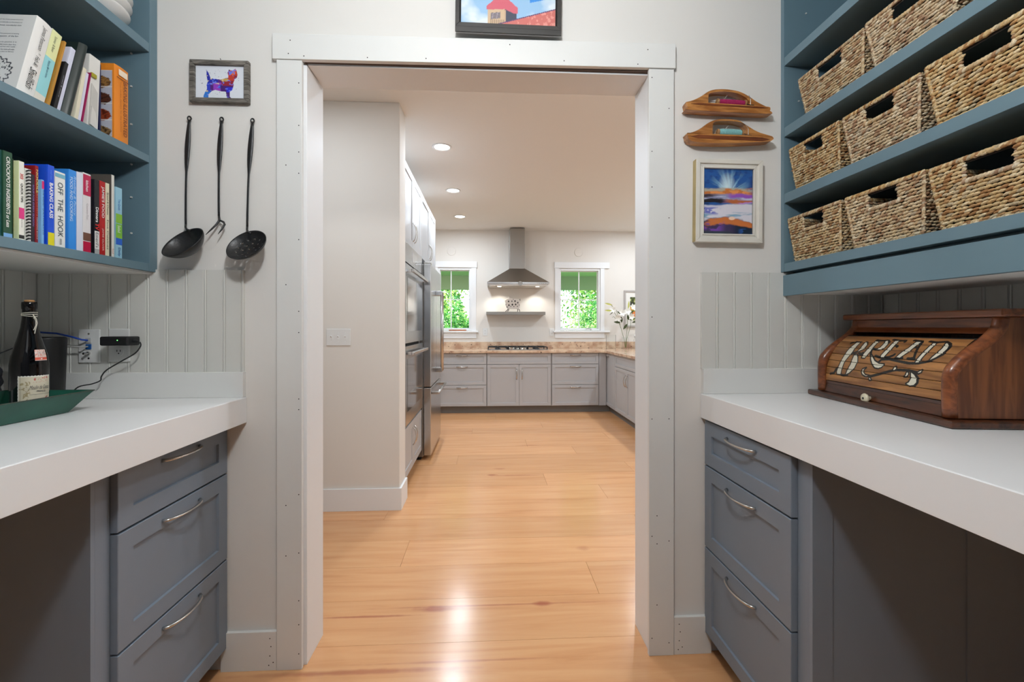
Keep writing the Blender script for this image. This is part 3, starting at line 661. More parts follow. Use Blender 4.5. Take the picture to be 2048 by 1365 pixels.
book('white paper stack with lilac tint beside the cream bundle', 1.4530, 1.4605, ZU, .175, -1.262, .2, (218, 216, 232), lean=10, rough=.8, group=G2)
book('thin magenta-edged folder leaning among the white papers', 1.4620, 1.4642, ZU, .182, -1.258, .2, (150, 24, 80), lean=10.2, group=G2)
F = book('thick bundle of loose white recipe sheets with a yellow tab', 1.4905, 1.5300, ZU, .243, -1.268, .24, (226, 224, 218), lean=2.5, rough=.8, group=G2)
obj('tab', B((.004, .022, -.006, -.0005, .172, .184)), cm((168, 160, 40)), F)
obj('loose_sheet', prism([(.003, .012), (.033, .012), (.030, .13), (.008, .15)], -.004, -.001, 'y'), cm((196, 194, 188), .8), F)
obj('clipping', prism([(.002, .015), (.03, .008), (.02, .06), (.006, .075)], -.008, -.005, 'y'), cm((214, 212, 206), .8), F)
book('narrow navy folder standing before the orange book', 1.5420, 1.5475, ZU, .236, -1.272, .23, (26, 34, 74), group=G2)
I = book('thick orange baking hardcover with food photos, at the right of the upper shelf', 1.577, 1.636, ZU, .258, -1.252, .24, (232, 138, 40), rough=.35, round_=.003, texts=[('BAKING ILLUSTRATED', .46, .72, .26, (110, 50, 30), dict(x=.66)), ('best recipe classics for the kitchen', .47, .66, .12, (170, 84, 40), dict(x=.34))], group=G2)
obj('band', B((.012, .047, -.0045, -.0035, .226, .246)), cm((244, 226, 200)), I)
obj('rule', B((.004, .055, -.0045, -.0036, .215, .217)), cm((110, 50, 30)), I)
def food(U, V):
    n = len(U); c = rgba((186, 188, 200), n)
    for k, (col, col2) in enumerate((((150, 110, 60), (90, 60, 30)), ((90, 50, 36), (40, 26, 22)), ((150, 66, 36), (90, 36, 22)), ((140, 110, 70), (66, 46, 30)))):
        v0 = .82-k*.25; e = np.hypot((U-.5)/.46, (V-v0)/.1)+.25*(nz2(U*9+k*5, V*40, k)-.5)
        mixc(c, e < 1, col); mixc(c, (e < 1) & (nz2(U*14, V*60, k+9) > .55), col2)
    for k in range(5): mixc(c, np.abs(V-(.0+k*.25)) < .006, (240, 236, 228))
    return c
def fc(U, V): return np.stack([np.full_like(U, -.0006), .008+(1-U)*.10, .012+V*.222], 1)
uv = [g.ravel() for g in np.meshgrid(np.linspace(0, 1, 41), np.linspace(0, 1, 101))]
obj('cover_photos', grid_mesh('cover_photos', fc(*uv), 40, 100, food(*uv)), M['printgloss'], I)
# stacked dishes
def dish(z, r, label):
    p = [(0, .004), (r*.5, .004), (r*.52, 0), (r*.56, 0), (r*.6, .008), (r*.82, .022), (r*.97, .040), (r, .0445), (r*1.0, .047), (r*.97, .046), (r*.8, .029), (r*.58, .014), (0, .012)]
    o = obj('bowl', lathe(p, 48), M['porcelain'], loc=(-1.352, 1.585, z), smooth=True); tag(o, label, 'bowl', 'white bowls on the top shelf')
    return o
dish(2.3285, .116, 'lowest white bowl of the stack on the top left shelf')
dish(2.3600, .121, 'second lowest white bowl of the stack on the top left shelf')
dish(2.3890, .123, 'third white bowl up in the stack on the top left shelf')
dish(2.4180, .123, 'uppermost white bowl of the stack on the top left shelf')
# ------------------------------------------------------------------ wall pieces
def frame_pts(w, h, t, d, m, root, y=0, loc=(0, 0)):
    """four mitred rails, face toward -y, from y-d to y"""
    x0, x1, z0, z1 = -w/2, w/2, -h/2, h/2
    for poly in ([(x0, z1), (x1, z1), (x1-t, z1-t), (x0+t, z1-t)], [(x0, z0), (x1, z0), (x1-t, z0+t), (x0+t, z0+t)], [(x0, z0), (x0, z1), (x0+t, z1-t), (x0+t, z0+t)], [(x1, z0), (x1, z1), (x1-t, z1-t), (x1-t, z0+t)]):
        obj('frame_rail', prism(poly, y-d, y, 'y'), m, root, bevel=.0015)
greywood = wood_mat('weathered_grey_wood', (66, 62, 57), (132, 126, 118), scale=(1.5, 1, 22), rough=.8, nscale=12)
# dog print
r = empty('picture_frame', (-1.003, 1.7485, 2.208), 0, 'small weathered grey frame with a colourful terrier print', 'picture')
frame_pts(.213, .158, .017, .018, greywood, r)
obj('backing', B((-.1, .1, -.006, -.001, -.072, .072)), M['plate'], r)
DOG = [(.215, .87), (.26, .78), (.30, .62), (.42, .60), (.50, .585), (.56, .62), (.66, .65), (.655, .74), (.64, .79), (.67, .9), (.71, .87), (.76, .88), (.80, .93), (.83, .85), (.845, .74), (.83, .66), (.79, .61), (.76, .50), (.765, .42), (.74, .28), (.69, .23), (.69, .08), (.72, .02), (.65, .01), (.625, .06), (.61, .22), (.50, .235), (.40, .27), (.33, .24), (.26, .14), (.255, .03), (.17, .01), (.155, .07), (.19, .20), (.23, .30), (.22, .42), (.245, .52), (.22, .68)]
def dogfn(U, V):
    n = len(U); c = rgba((226, 230, 238), n); d = inpoly(U, V, DOG); k = (nz2(U*5, V*5, 3)-.5)
    pal = rgba((90, 30, 130), n)
    mixc(pal, U < .3, (40, 60, 190)); mixc(pal, (U < .45) & (V > .5), (30, 40, 170)); mixc(pal, (V < .22) & (U < .4), (40, 120, 210))
    mixc(pal, (U > .36) & (U < .52) & (V > .25) & (V < .5), (150, 60, 190)); mixc(pal, np.hypot(U-.48, V-.37) < .06+k*.1, (40, 80, 200))
    mixc(pal, (U > .5) & (V < .45), (70, 20, 110)); mixc(pal, (U > .62) & (V > .2) & (V < .36), (40, 40, 200)); mixc(pal, (U > .52) & (V > .40) & (V < .58)&(V+k*.6 > .42), (150, 30, 50))
    mixc(pal, np.hypot(U-.60, (V-.58)*1.5) < .09+k*.15, (196, 160, 70)); mixc(pal, (U > .66) & (V > .56), (196, 60, 40)); mixc(pal, np.hypot(U-.75, V-.80) < .06, (236, 110, 40))
    mixc(pal, (U > .78) & (V > .55) & (V < .72), (130, 20, 50)); mixc(pal, (U > .62) & (U < .69) & (V > .86), (60, 40, 90)); mixc(pal, (nz2(U*16, V*16, 8) > .66), (110, 130, 235)); mixc(pal, (nz2(U*13+3, V*13, 12) > .72) & (U < .6), (210, 190, 160))
    c[d] = pal[d]
    sp = (nz2(U*60, V*42, 21, 1) > .93) & ~d & (np.hypot(U-.5, V-.5) < .42); mixc(c, sp, (120, 120, 150)); return c
obj('print', paint(.18, .124, 130, 90, dogfn, y=-.0075, x0=-.09, z0=-.062), M['print'], r)
obj('hook', tube([(0, -.006, .078), (.001, -.008, .086), (-.001, -.008, .09)], .0012, 6), M['iron'], r)
# barn picture at the top
blackwood = mat('black_frame_wood', (52, 50, 48), .5, noise=.2, nscale=30, stretch=(.2, 1, 3))
r = empty('picture_frame', (.078, 1.7485, 2.612), 0, 'dark wooden framed barn roof picture above the doorway, cut by the photo edge', 'picture')
frame_pts(.405, .36, .016, .034, blackwood, r)
frame_pts(.373, .328, .005, .026, M['dark'], r)
obj('ledge', B((-.2025, .2025, -.0345, -.03, -.2, -.181)), blackwood, r)
r.rotation_euler = (0, math.radians(.6), 0)
def barn(U, V):
    n = len(U); c = rgba((150, 190, 224), n); k = nz2(U*4, V*4, 5); mixc(c, np.clip((k-.38)*4, 0, 1), (222, 232, 240))
    mixc(c, ((U > .72) & (V > .16+(U-.3)*.3)) & (k < .55), (60, 140, 220))
    roofline = (U-.33)*.34; W = V*1.6
    cup = (U > .285) & (U < .46) & (W < .30+(U-.28)*.12) & (V > roofline-.01); mixc(c, cup, (206, 178, 146))
    mixc(c, cup & (np.abs((U*52) % 1-.5) < .10) & (W < .12), (120, 96, 76))
    lv = (U > .315) & (U < .415) & (W > .115+(U-.3)*.25) & (W < .235+(U-.3)*.25); mixc(c, lv, (156, 146, 156)); mixc(c, lv & (((W-(U*.25))*45 % 1) < .4), (80, 66, 60))
    dk = (U >= .46) & (U < .585) & (W < .32-(U-.46)*.35) & (V > roofline); mixc(c, dk, (60, 66, 86)); mixc(c, (U > .455) & (U < .475) & (W < .3) & (V > roofline), (200, 170, 140))
    ro = (U > .27) & (U < .6) & (W > .30+(.12*(U-.28))-np.clip(U-.46, 0, 1)*.9) & (W < .62-np.abs(U-.43)*1.6); mixc(c, ro & (W > .25), (206, 96, 112))
    r_ = (V < roofline) ; mixc(c, r_, (206, 112, 104)); mixc(c, r_ & (nz2(U*40, V*24, 2) > .6), (226, 150, 138)); mixc(c, (np.abs(V-roofline) < .006) & (U > .33), (90, 60, 110)); return c
obj('print', paint(.37, .325, 160, 140, barn, y=-.018, x0=-.185, z0=-.1625), M['printgloss'], r)
obj('backing', B((-.19, .19, -.016, -.001, -.17, .17)), M['dark'], r)
# sea painting
oldwhite = mat('worn_white_frame', (222, 218, 208), .55, noise=.05, nscale=14)
rawwood = mat('raw_side_wood', (176, 158, 112), .7, noise=.15, nscale=12)
r = empty('picture_frame', (.9465, 1.7485, 1.7875), 0, 'worn white frame with a blue and orange abstract seascape, below the shuttles', 'picture')
r.rotation_euler = (0, math.radians(.5), 0)
W_, H_ = .270, .326
frame_pts(W_, H_, .0165, .027, oldwhite, r); 
for wv, hv, t, d in ((W_-.03, H_-.03, .014, .021), (W_-.056, H_-.056, .006, .024)):
    frame_pts(wv, hv, t, d, oldwhite, r)
obj('raw_side', B((-W_/2-.0012, -W_/2, -.025, 0, -H_/2+.002, H_/2-.002)), rawwood, r)
obj('mat_board', B((-W_/2+.02, W_/2-.02, -.012, -.001, -H_/2+.02, H_/2-.02)), M['plate'], r)
def sea(U, V):
    n = len(U); k = nz2(U*4, V*7, 6); k2 = nz2(U*8, V*20, 7); k3 = nz2(U*3, V*26, 17); c = rgba((34, 88, 158), n)
    ss = lambda x, a, b: (lambda t: t*t*(3-2*t))(np.clip((x-a)/(b-a), 0, 1))
    band = lambda v, a, b, e=.02: ss(v, a-e, a+e)*(1-ss(v, b-e, b+e))
    ang = np.arctan2(V-.62, U-.55); rad = np.hypot(U-.55, V-.62); rays = nz2(ang*7+20, rad*3, 9, 3)
    mixc(c, ss(k2, .5, .75)*(V > .6)*.7, (22, 56, 120)); mixc(c, np.clip((1.15-rad*2.6), 0, 1)*ss(rays+.35*(k2-.5), .38, .66)*.85*(V > .5), (166, 220, 240)); mixc(c, np.clip(1-np.hypot((U-.5)*1.2, V-.72)*4.5, 0, 1), (214, 238, 244))
    v = V+.09*(k-.5)+.02*(k2-.5); w = V+.05*(k-.5)+.02*np.sin(U*6)
    mixc(c, band(v, .58, .69-.0, .02)*ss(k3+.3*(1-U), .38, .55), (200, 118, 58)); mixc(c, band(v, .60, .66)*ss(k2, .5, .6), (232, 150, 84)); mixc(c, band(v, .66, .70)*ss(k, .45, .6), (176, 176, 160))
    mixc(c, band(v, .50, .595), (146, 150, 184)); mixc(c, band(v, .545, .605)*ss(U, .45, .62), (150, 84, 190)); mixc(c, band(v, .55, .60)*(1-ss(U, .15, .4)), (62, 48, 60)); mixc(c, band(v, .525, .555, .012)*ss(k3, .4, .55), (196, 200, 226))
    mixc(c, band(v, .455, .52, .012)*ss(U, .3, .6), (184, 100, 56)); mixc(c, band(v, .45, .53, .012)*(1-ss(U, .38, .52))*ss(k3, .3, .42), (26, 24, 34)); mixc(c, band(v, .46, .49, .01)*ss(U, .68, .8), (190, 140, 220)); mixc(c, band(v, .44, .46, .01)*ss(U, .6, .7), (96, 130, 180))
    mixc(c, 1-ss(w, .42, .455), (222, 220, 230)); mixc(c, band(w, .30, .41)*(1-ss(U, .2, .45))*ss(k2, .48, .6), (112, 120, 196)); mixc(c, band(w, .24, .30)*ss(k3, .45, .6), (128, 170, 196))
    e = V+.12*(k-.5)-.05*np.sin(U*3.2); mixc(c, 1-ss(e, .17, .20), (66, 54, 92)); mixc(c, (1-ss(e, .17, .19))*ss(e, .07, .10)*ss(k3+.25*U, .42, .56), (206, 118, 60)); mixc(c, (1-ss(e, .12, .15))*(1-ss(U, .3, .5))*ss(k2, .45, .6), (120, 74, 168))
    mixc(c, (1-ss(e, .08, .11))*ss(U, .55, .75), (26, 44, 64)); mixc(c, (1-ss(e, .05, .07))*ss(U, .7, .8)*ss(k2, .45, .55), (40, 84, 150)); mixc(c, (1-ss(V, .03, .05))*(1-ss(U, .5, .7)), (56, 66, 78))
    mixc(c, 1-ss(np.hypot((U-.6)/.07, (V-.225-.03*k)/.03), .7, 1.1), (246, 212, 190)); return c
obj('painting', paint(.205, .262, 150, 190, sea, y=-.0155, x0=-.107, z0=-.128), M['printgloss'], r)
obj('painting_board', B((-.108, .100, -.0145, -.012, -.130, .136)), M['dark'], r)

# forged kitchen tools
def handle_tube(xt, zt, xb, zb, zmid, root, name='handle'):
    """flat upper grip narrowing to a round rod, hanging just off the wall"""
    P = []; R = []
    n = 22
    for i in range(n+1):
        t = i/n; z = zt+(zb-zt)*t; x = xt+(xb-xt)*t-.004*math.sin(PI*t)
        g = max(0, min(1, (zmid-z)/.02+.5))
        w = .0030+.0072*(math.sin(PI*min(1, (zt-z)/(zt-zmid)*.93+.05))**.8 if z > zmid else 0)
        P.append((x, -.012, z)); R.append(max(w, .0041))
    o = obj(name, tube(P, R, 10, flat=.42, up=(0, 1, 0)), M['iron'], root, smooth=True)
    bm = bmesh.new(); c = Vector((xt, -.012, zt+.006))
    tube([c+Vector((.0065*math.cos(a), 0, .008*math.sin(a))) for a in (i*2*PI/14 for i in range(15))], .0024, 6, bm, up=(0, 1, 0))
    obj('hook', bm, M['iron'], root, smooth=True)
    obj('nail', tube([(xt+.001, .001, zt+.010), (xt+.001, -.018, zt+.011)], .0016, 6), M['iron'], root)
    return P[-1]
def bowl_shell(R, depth, nrm, centre, root, holes=(), name='bowl', roll=0):
    nrm = Vector(nrm).normalized(); u = Vector((1, 0, 0)); u = (u-nrm*u.dot(nrm)).normalized(); v = nrm.cross(u)
    cr, sr = math.cos(roll), math.sin(roll); u, v = u*cr+v*sr, v*cr-u*sr
    c = Vector(centre); bm = bmesh.new(); N, K = 72, 24
    def pt(r, a):  # r 0..1
        rr = R*r; d = -depth*(1-r*r)**.75 if r < 1 else 0
        return c+(u*math.cos(a)*1.06+v*math.sin(a)*.97)*rr+nrm*d
    grid = [[bm.verts.new(pt((k+1)/K, 2*PI*i/N)) for i in range(N)] for k in range(K)]
    ctr = bm.verts.new(pt(0, 0))
    for i in range(N): bm.faces.new((ctr, grid[0][i], grid[0][(i+1) % N]))
    for k in range(K-1):
        for i in range(N):
            r = (k+1.5)/K; a = 2*PI*(i+.5)/N; x, y = r*math.cos(a), r*math.sin(a)
            if any((x-hx)**2+(y-hy)**2 < .042**2 for hx, hy in holes): continue
            bm.faces.new((grid[k][i], grid[k+1][i], grid[k+1][(i+1) % N], grid[k][(i+1) % N]))
    o = obj(name, bm, M['iron'], root, smooth=True)
    s = o.modifiers.new('solid', 'SOLIDIFY'); s.thickness = .0022; s.offset = 0
    return o
r = empty('ladle', (0, 1.7495, 0), 0, 'black forged iron ladle, leftmost tool under the terrier print', 'ladle', 'forged iron tools on the left wall')
e = handle_tube(-1.1135, 2.063, -1.126, 1.675, 1.865, r)
obj('neck', tube([e, (-1.1255, -.014, 1.662), (-1.116, -.022, 1.652), (-1.095, -.034, 1.646)], [.0036, .0038, .004, .004], 8), M['iron'], r, smooth=True)
bowl_shell(.077, .05, (-.28, -.70, .60), (-1.103, -.066, 1.599), r, roll=-.25)
r = empty('meat_fork', (0, 1.7495, 0), 0, 'black forged two-pronged meat fork hanging between ladle and skimmer', 'fork', 'forged iron tools on the left wall')
e = handle_tube(-.997, 2.062, -1.0065, 1.707, 1.865, r)
k0 = (-1.003, -.014, 1.690)
obj('prong', tube([e, k0, (-1.010, -.022, 1.672), (-1.022, -.032, 1.652), (-1.0375, -.040, 1.630)], [.0036, .004, .0036, .003, .0008], 8), M['iron'], r, smooth=True)
obj('prong', tube([e, k0, (-.985, -.020, 1.682), (-.978, -.026, 1.672), (-.985, -.034, 1.650), (-.994, -.040, 1.632)], [.0036, .004, .0038, .0038, .003, .0008], 8), M['iron'], r, smooth=True)
r = empty('skimmer', (0, 1.7495, 0), 0, 'black forged pierced skimmer ladle nearest the door casing', 'skimmer', 'forged iron tools on the left wall')
e = handle_tube(-.8845, 2.060, -.9035, 1.668, 1.865, r)
obj('neck', tube([e, (-.9035, -.014, 1.656), (-.895, -.024, 1.645), (-.878, -.038, 1.637)], [.0036, .0038, .004, .004], 8), M['iron'], r, smooth=True)
H_l = []
for rr, n in ((.22, 5), (.45, 9), (.68, 13)):
    for i in range(n): H_l.append((rr*math.cos(2*PI*i/n+rr), rr*math.sin(2*PI*i/n+rr)))
bowl_shell(.0725, .034, (-.20, -.80, .54), (-.882, -.062, 1.592), r, holes=H_l, roll=-.2)

# weaving shuttles
shwood = wood_mat('oiled_shuttle_wood', (146, 90, 42), (196, 136, 74), scale=(1.2, 8, 8), rough=.3, coat=.3, nscale=9)
shdark = wood_mat('dark_shuttle_wood', (84, 40, 22), (128, 70, 38), scale=(1.2, 10, 10), rough=.35, nscale=9)
def bez(pts, n=6):
    out = []
    P = [pts[0]]+list(pts)+[pts[-1]]
    for i in range(1, len(P)-2):
        for k in range(n):
            t = k/n; p0, p1, p2, p3 = [Vector((*p, 0)) for p in P[i-1:i+3]]
            q = .5*((2*p1)+(-p0+p2)*t+(2*p0-5*p1+4*p2-p3)*t*t+(-p0+3*p1-3*p2+p3)*t**3); out.append((q.x, q.y))
    out.append(tuple(pts[-1])); return out
def shuttle(label, cx, cz, s, outer, inner, thread, zi, tilt=0, groove=((-.155, .155, -.012, -.004),), bottom=None):
    r = empty('weaving_shuttle', (cx, 1.7485, cz), 0, label, 'shuttle', 'weaving shuttles above the seascape'); r.rotation_euler = (0, tilt, 0)
    o = bez(outer); i = bez(inner)
    bm = bmesh.new(); D = .038
    # outer upper arch between outer and inner outlines, bridged as a strip
    n = len(o); m = len(i)
    def resamp(P, n):
        L = [0]
        for a, b in zip(P, P[1:]): L.append(L[-1]+math.dist(a, b))
        out = []
        for k in range(n):
            t = L[-1]*k/(n-1); j = 0
            while j < len(L)-2 and L[j+1] < t: j += 1
            f = (t-L[j])/max(L[j+1]-L[j], 1e-9); out.append((P[j][0]+(P[j+1][0]-P[j][0])*f, P[j][1]+(P[j+1][1]-P[j][1])*f))
        return out
    N = 60; o2 = resamp(o, N); i2 = resamp(i, N)
    V = [[bm.verts.new((p[0], y, p[1])) for p in P] for P, y in ((o2, -.004), (o2, -D+.006), ([(a[0]*.985, a[1]-.002) for a in o2], -D), (i2, -D), (i2, -.004))]
    for a, b in list(zip(V, V[1:]))+[(V[-1], V[0])]:
        for k in range(N-1): bm.faces.new((a[k], a[k+1], b[k+1], b[k]))
    bmesh.ops.recalc_face_normals(bm, faces=bm.faces)
    obj('arch', bm, shwood, r, smooth=False)
    poly = bottom; zt = inner[0][1]
    obj('base_bar', prism(bez(poly, 3), -D-.004, -.004, 'y'), shwood, r, bevel=.004)
    for g0, g1, z0, z1 in groove: obj('groove', prism([(g0, (z0+z1)/2), (g0+.03, z0), (g1-.03, z0), (g1, (z0+z1)/2), (g1-.03, z1), (g0+.03, z1)], -D-.0052, -D-.003, 'y'), shdark, r)
    # spindle and bobbin
    x0, x1 = zi[0], zi[1]; zc = zi[2]; yb = -.024
    obj('spindle', tube([(inner[0][0]-.002, yb, zc), (inner[-1][0]+.002, yb, zc)], .0014, 6), M['nickel'], r)
    bob = obj('bobbin', tube([(x0, yb, zc), (x0+.002, yb, zc), (x0+.0065, yb, zc), (x0+.007, yb, zc), (x1-.007, yb, zc), (x1-.0065, yb, zc), (x1-.002, yb, zc), (x1, yb, zc)], [.0125, .0135, .0135, .006, .006, .0135, .0135, .0125], 20), cm((168, 126, 82)), r)
    nT = 46; pts = []; R = []
    for k in range(nT+1):
        t = k/nT; pts.append((x0+.0075+(x1-x0-.015)*t, yb, zc)); R.append(zi[3]*(.86+.14*math.sin(PI*t)**.5)+(.0006 if k % 2 else 0))
    obj('thread', tube(pts, R, 18), thread, bob)
    obj('nail', tube([(.0, -.002, outer[len(outer)//2][1]-.022), (.0, -.030, outer[len(outer)//2][1]-.020)], .0016, 6), M['nickel'], r)
    obj('tension_wire', tube([(inner[-1][0]+.003, -D-.001, zt+.002), (inner[-1][0]+.002, -D-.002, zt+.028), (inner[-1][0]-.006, -D-.001, zt+.042)], .001, 6), M['nickel'], r)
    obj('foot_wire', tube([(inner[-1][0]-.012, -D-.002, zt+.004), (inner[-1][0]+.016, -D-.002, zt+.003)], .0018, 6), M['iron'], r)
    return r
k = 1/5.45 # cm helper
magenta = mat('magenta_thread', (160, 22, 84), .8, bump=.6, bscale=200); aqua = mat('aqua_thread', (126, 180, 180), .8, bump=.6, bscale=200)
shuttle('upper wooden weaving shuttle wound with magenta thread', .935, 2.158, 1,
        [(-.166, .006), (-.14, .014), (-.11, .030), (-.075, .054), (-.04, .062), (.0, .063), (.045, .057), (.085, .040), (.115, .022), (.166, .0)],
        [(-.080, .001), (-.080, .030), (-.076, .041), (-.05, .049), (.0, .052), (.04, .046), (.074, .030), (.086, .014), (.086, .001)],
        magenta, (-.040, .078, .0165, .0118), tilt=.03, groove=((-.152, .160, -.0075, -.0015),),
        bottom=[(-.168, -.004), (-.158, .0035), (-.05, .0035), (.10, .002), (.160, .001), (.168, -.006), (.166, -.014), (.152, -.027), (-.145, -.029), (-.163, -.020), (-.168, -.004)])
shuttle('lower wooden weaving shuttle wound with aqua thread', .942, 2.042, 1,
        [(-.171, .000), (-.14, .010), (-.115, .024), (-.085, .046), (-.055, .059), (-.01, .062), (.035, .059), (.07, .040), (.115, .018), (.171, .004)],
        [(-.070, -.003), (-.070, .028), (-.066, .045), (-.045, .052), (.0, .0545), (.045, .050), (.062, .040), (.070, .02), (.070, -.003)],
        aqua, (-.046, .058, .0135, .0142), tilt=.02, groove=((-.158, .158, -.021, -.007),),
        bottom=[(-.171, -.008), (-.163, -.001), (-.05, -.001), (.08, .0), (.155, .002), (.172, -.005), (.170, -.014), (.140, -.022), (.0, -.034), (-.12, -.036), (-.163, -.028), (-.171, -.004)])

# ------------------------------------------------------------------ bread box
pine = wood_mat('bread_box_wood', (96, 50, 26), (132, 78, 42), scale=(11, 11, 1.0), rough=.35, coat=.25, nscale=5)
pinedark = wood_mat('bread_box_dark_wood', (52, 27, 17), (92, 50, 28), scale=(1.2, 10, 10), rough=.3, coat=.35, nscale=6)
pineh = wood_mat('bread_box_moulding', (98, 48, 22), (140, 78, 40), scale=(1.0, 10, 10), rough=.3, coat=.4, nscale=6)
slatm = wood_mat('tambour_slat_wood', (124, 78, 38), (176, 122, 68), scale=(1.2, 8, 8), rough=.35, coat=.3, ink=True, vary=.16, nscale=5)
bb = empty('bread_box', (1.222, 1.12, 1.0275), math.atan2(.56, .06), 'dark wooden roll-top bread box with white BREAD lettering, on the right worktop', 'bread box')
side = [(0, .022), (.004, .127), (.018, .160), (.050, .190), (.092, .222), (.122, .256), (.131, .289), (.292, .289), (.292, .022)]
PV = lambda p: [(-d, z) for d, z in p]
UL = .563
obj('side_panel', prism(PV(side), 0, .024, 'x'), pine, bb, bevel=.001)
obj('side_panel', prism(PV(side), UL-.024, UL, 'x'), pine, bb, bevel=.001)
arc = [(.0, .022), (.0, .127), (.016, .160), (.048, .191), (.090, .223), (.120, .256), (.129, .287)]
arc_s = bez(arc, 5)
for u in (.016, UL-.016):
    obj('curved_moulding', tube([(u, -(d+.004), z) for d, z in arc_s], .0175, 14, flat=1, up=(1, 0, 0)), pineh, bb, smooth=True)
obj('base', prism([(-.028, .030), (-.028, -.298), (UL+.028, -.298), (UL+.028, .030)], 0, .020, 'z'), pinedark, bb, bevel=.005)
obj('top_board', prism([(-.028, -.094), (-.028, -.298), (UL+.014, -.298), (UL+.014, -.094)], .2895, .311, 'z'), pineh, bb, bevel=.005)
obj('back_panel', B((.024, UL-.024, -.292, -.282, .021, .289)), pine, bb)
obj('upper_panel', prism([(-.106, .245), (-.122, .262), (-.118, .289), (-.134, .289), (-.136, .240)], .024, UL-.024, 'x'), pineh, bb, bevel=.002)
obj('front_strip', prism([(.002, .021), (-.003, .052), (-.022, .052), (-.018, .021)], .024, UL-.024, 'x'), pinedark, bb, bevel=.001)
prof = [(0.004, .0535), (.003, .062), (.003, .088), (.006, .114), (.013, .140), (.025, .165), (.040, .190), (.060, .211), (.084, .231)]
Sx = [0]
for a_, b_2 in zip([(.004, .05)]+prof[1:], prof[1:]): Sx.append(Sx[-1]+math.dist(a_, b_2))
Sx = [0, .01204, .03804, .06421, .09114, .11887, .14803, .17703, .20827]
WHITE= [[(4430,1724),(4266,1732),(4273,1279),(4420,884),(4486,423),(4670,416),(4702,489),(4621,790),(4584,1006),(4552,1319)],[(4042,1759),(3964,1762),(3841,1637),(3825,1447),(4048,1322),(3994,1451)],[(4096,1206),(3999,1213),(3883,1113),(3788,936),(3845,708),(4040,530),(4218,439),(4158,604),(4066,837)],[(3638,1815),(3491,1822),(3461,1386),(3539,1113),(3686,1115),(3689,1262),(3629,1519)],[(3227,1871),(3130,1876),(2998,1714),(2985,1544),(3114,1455),(3280,1456),(3165,1548),(3165,1705)],[(3329,1247),(3210,1163),(3044,1038),(2818,958),(2599,953),(2654,854),(2781,804),(2934,817),(3079,922),(3240,1085)],[(2845,1889),(2700,1896),(2663,1503),(2757,1197),(2895,1187),(2900,1277),(2822,1508)],[(2019,1879),(1852,1872),(1927,1481),(2128,1222),(2270,1235),(2220,1339),(2070,1588)],[(1407,1848),(1302,1844),(1294,1528),(1354,1307),(1384,1120),(1498,1110),(1491,1225),(1425,1491)],[(1018,1870),(944,1858),(838,1761),(797,1644),(824,1460),(938,1328),(1074,1226),(1050,1330),(969,1485),(959,1687)],[(3300,771),(3385,703),(3390,620),(3280,527),(3107,518),(3242,489),(3408,536),(3465,624),(3435,711)],[(3069,470),(2997,399),(3055,374),(3097,398)],[(2098,917),(2062,854),(2125,804),(2169,800),(2154,889)],[(1608,796),(1574,732),(1614,665),(1695,645),(1652,703),(1648,767)],[(1500,803),(1357,735),(1256,643),(1239,525),(1321,435),(1461,400),(1590,441),(1500,503),(1444,622)],[(1152,901),(1156,839),(1236,800),(1283,801),(1229,852)]]
BLACK= [[(4682,1677),(4530,1754),(4250,1749)],[(5049,384),(4845,436),(4726,625)],[(4484,411),(4336,397),(4129,436)],[(4048,1322),(4153,1258),(4329,1261)],[(3928,1274),(3762,1229),(3764,1298)],[(3653,1888),(3412,1863),(3147,1893),(3020,1811)],[(3280,1456),(3409,1485),(3431,1388),(3349,1232)],[(2976,1936),(2700,1896),(2443,1908),(2430,1841)],[(2675,1670),(2558,1661),(2519,1619)],[(2888,1175),(2569,1212),(2426,1286),(2399,1326)],[(3128,1221),(2888,1175)],[(2163,1938),(1835,1905),(1785,1827)],[(1817,1873),(1717,1554),(1623,1262),(1777,1213)],[(1915,1641),(1763,1636)],[(2303,1183),(2034,1217)],[(1832,1221),(1583,1217)],[(1586,1917),(1348,1882),(1059,1928),(849,1834),(758,1699),(770,1441),(1054,1193),(1372,1099),(1696,1070),(2098,1105),(2472,1146),(2790,1108),(2853,1017)],[(3307,501),(3029,508),(2634,629),(2333,739),(2064,821),(1588,847),(1311,813),(1233,790)],[(1370,775),(1211,649),(1204,530),(1295,418)]]
def ink(u, s):
    n = len(u); c = np.zeros((n, 4)); dW = np.full(n, 1e9); w = np.zeros(n, bool); k = np.zeros(n, bool)
    for p in WHITE:
        q = [(a/1e4, b/1e4) for a, b in p]; w |= inpoly(u, s, q); k |= segdist(u, s, q, True) < .0040
    for p in BLACK: k |= segdist(u, s, [(a/1e4, b/1e4) for a, b in p]) < .0044
    c[k | w] = (*lin((14, 10, 9)), 1); inner = w & ~(k & False)
    dd = np.full(n, 1e9)
    for p in WHITE: dd = np.minimum(dd, segdist(u, s, [(a/1e4, b/1e4) for a, b in p], True))
    wi = w & (dd > .0006); c[wi] = (*lin((226, 220, 200)), 1)
    return c
seams = [0.0, .0125, .0385, .0645, .0912, .1189, .1480, .1770, .2083]
bnd = [(seams[i], seams[i+1]) for i in range(1, 8)]
sp = np.array(Sx); pd = np.array([p[0] for p in prof]); pz = np.array([.05]+[p[1] for p in prof[1:]])
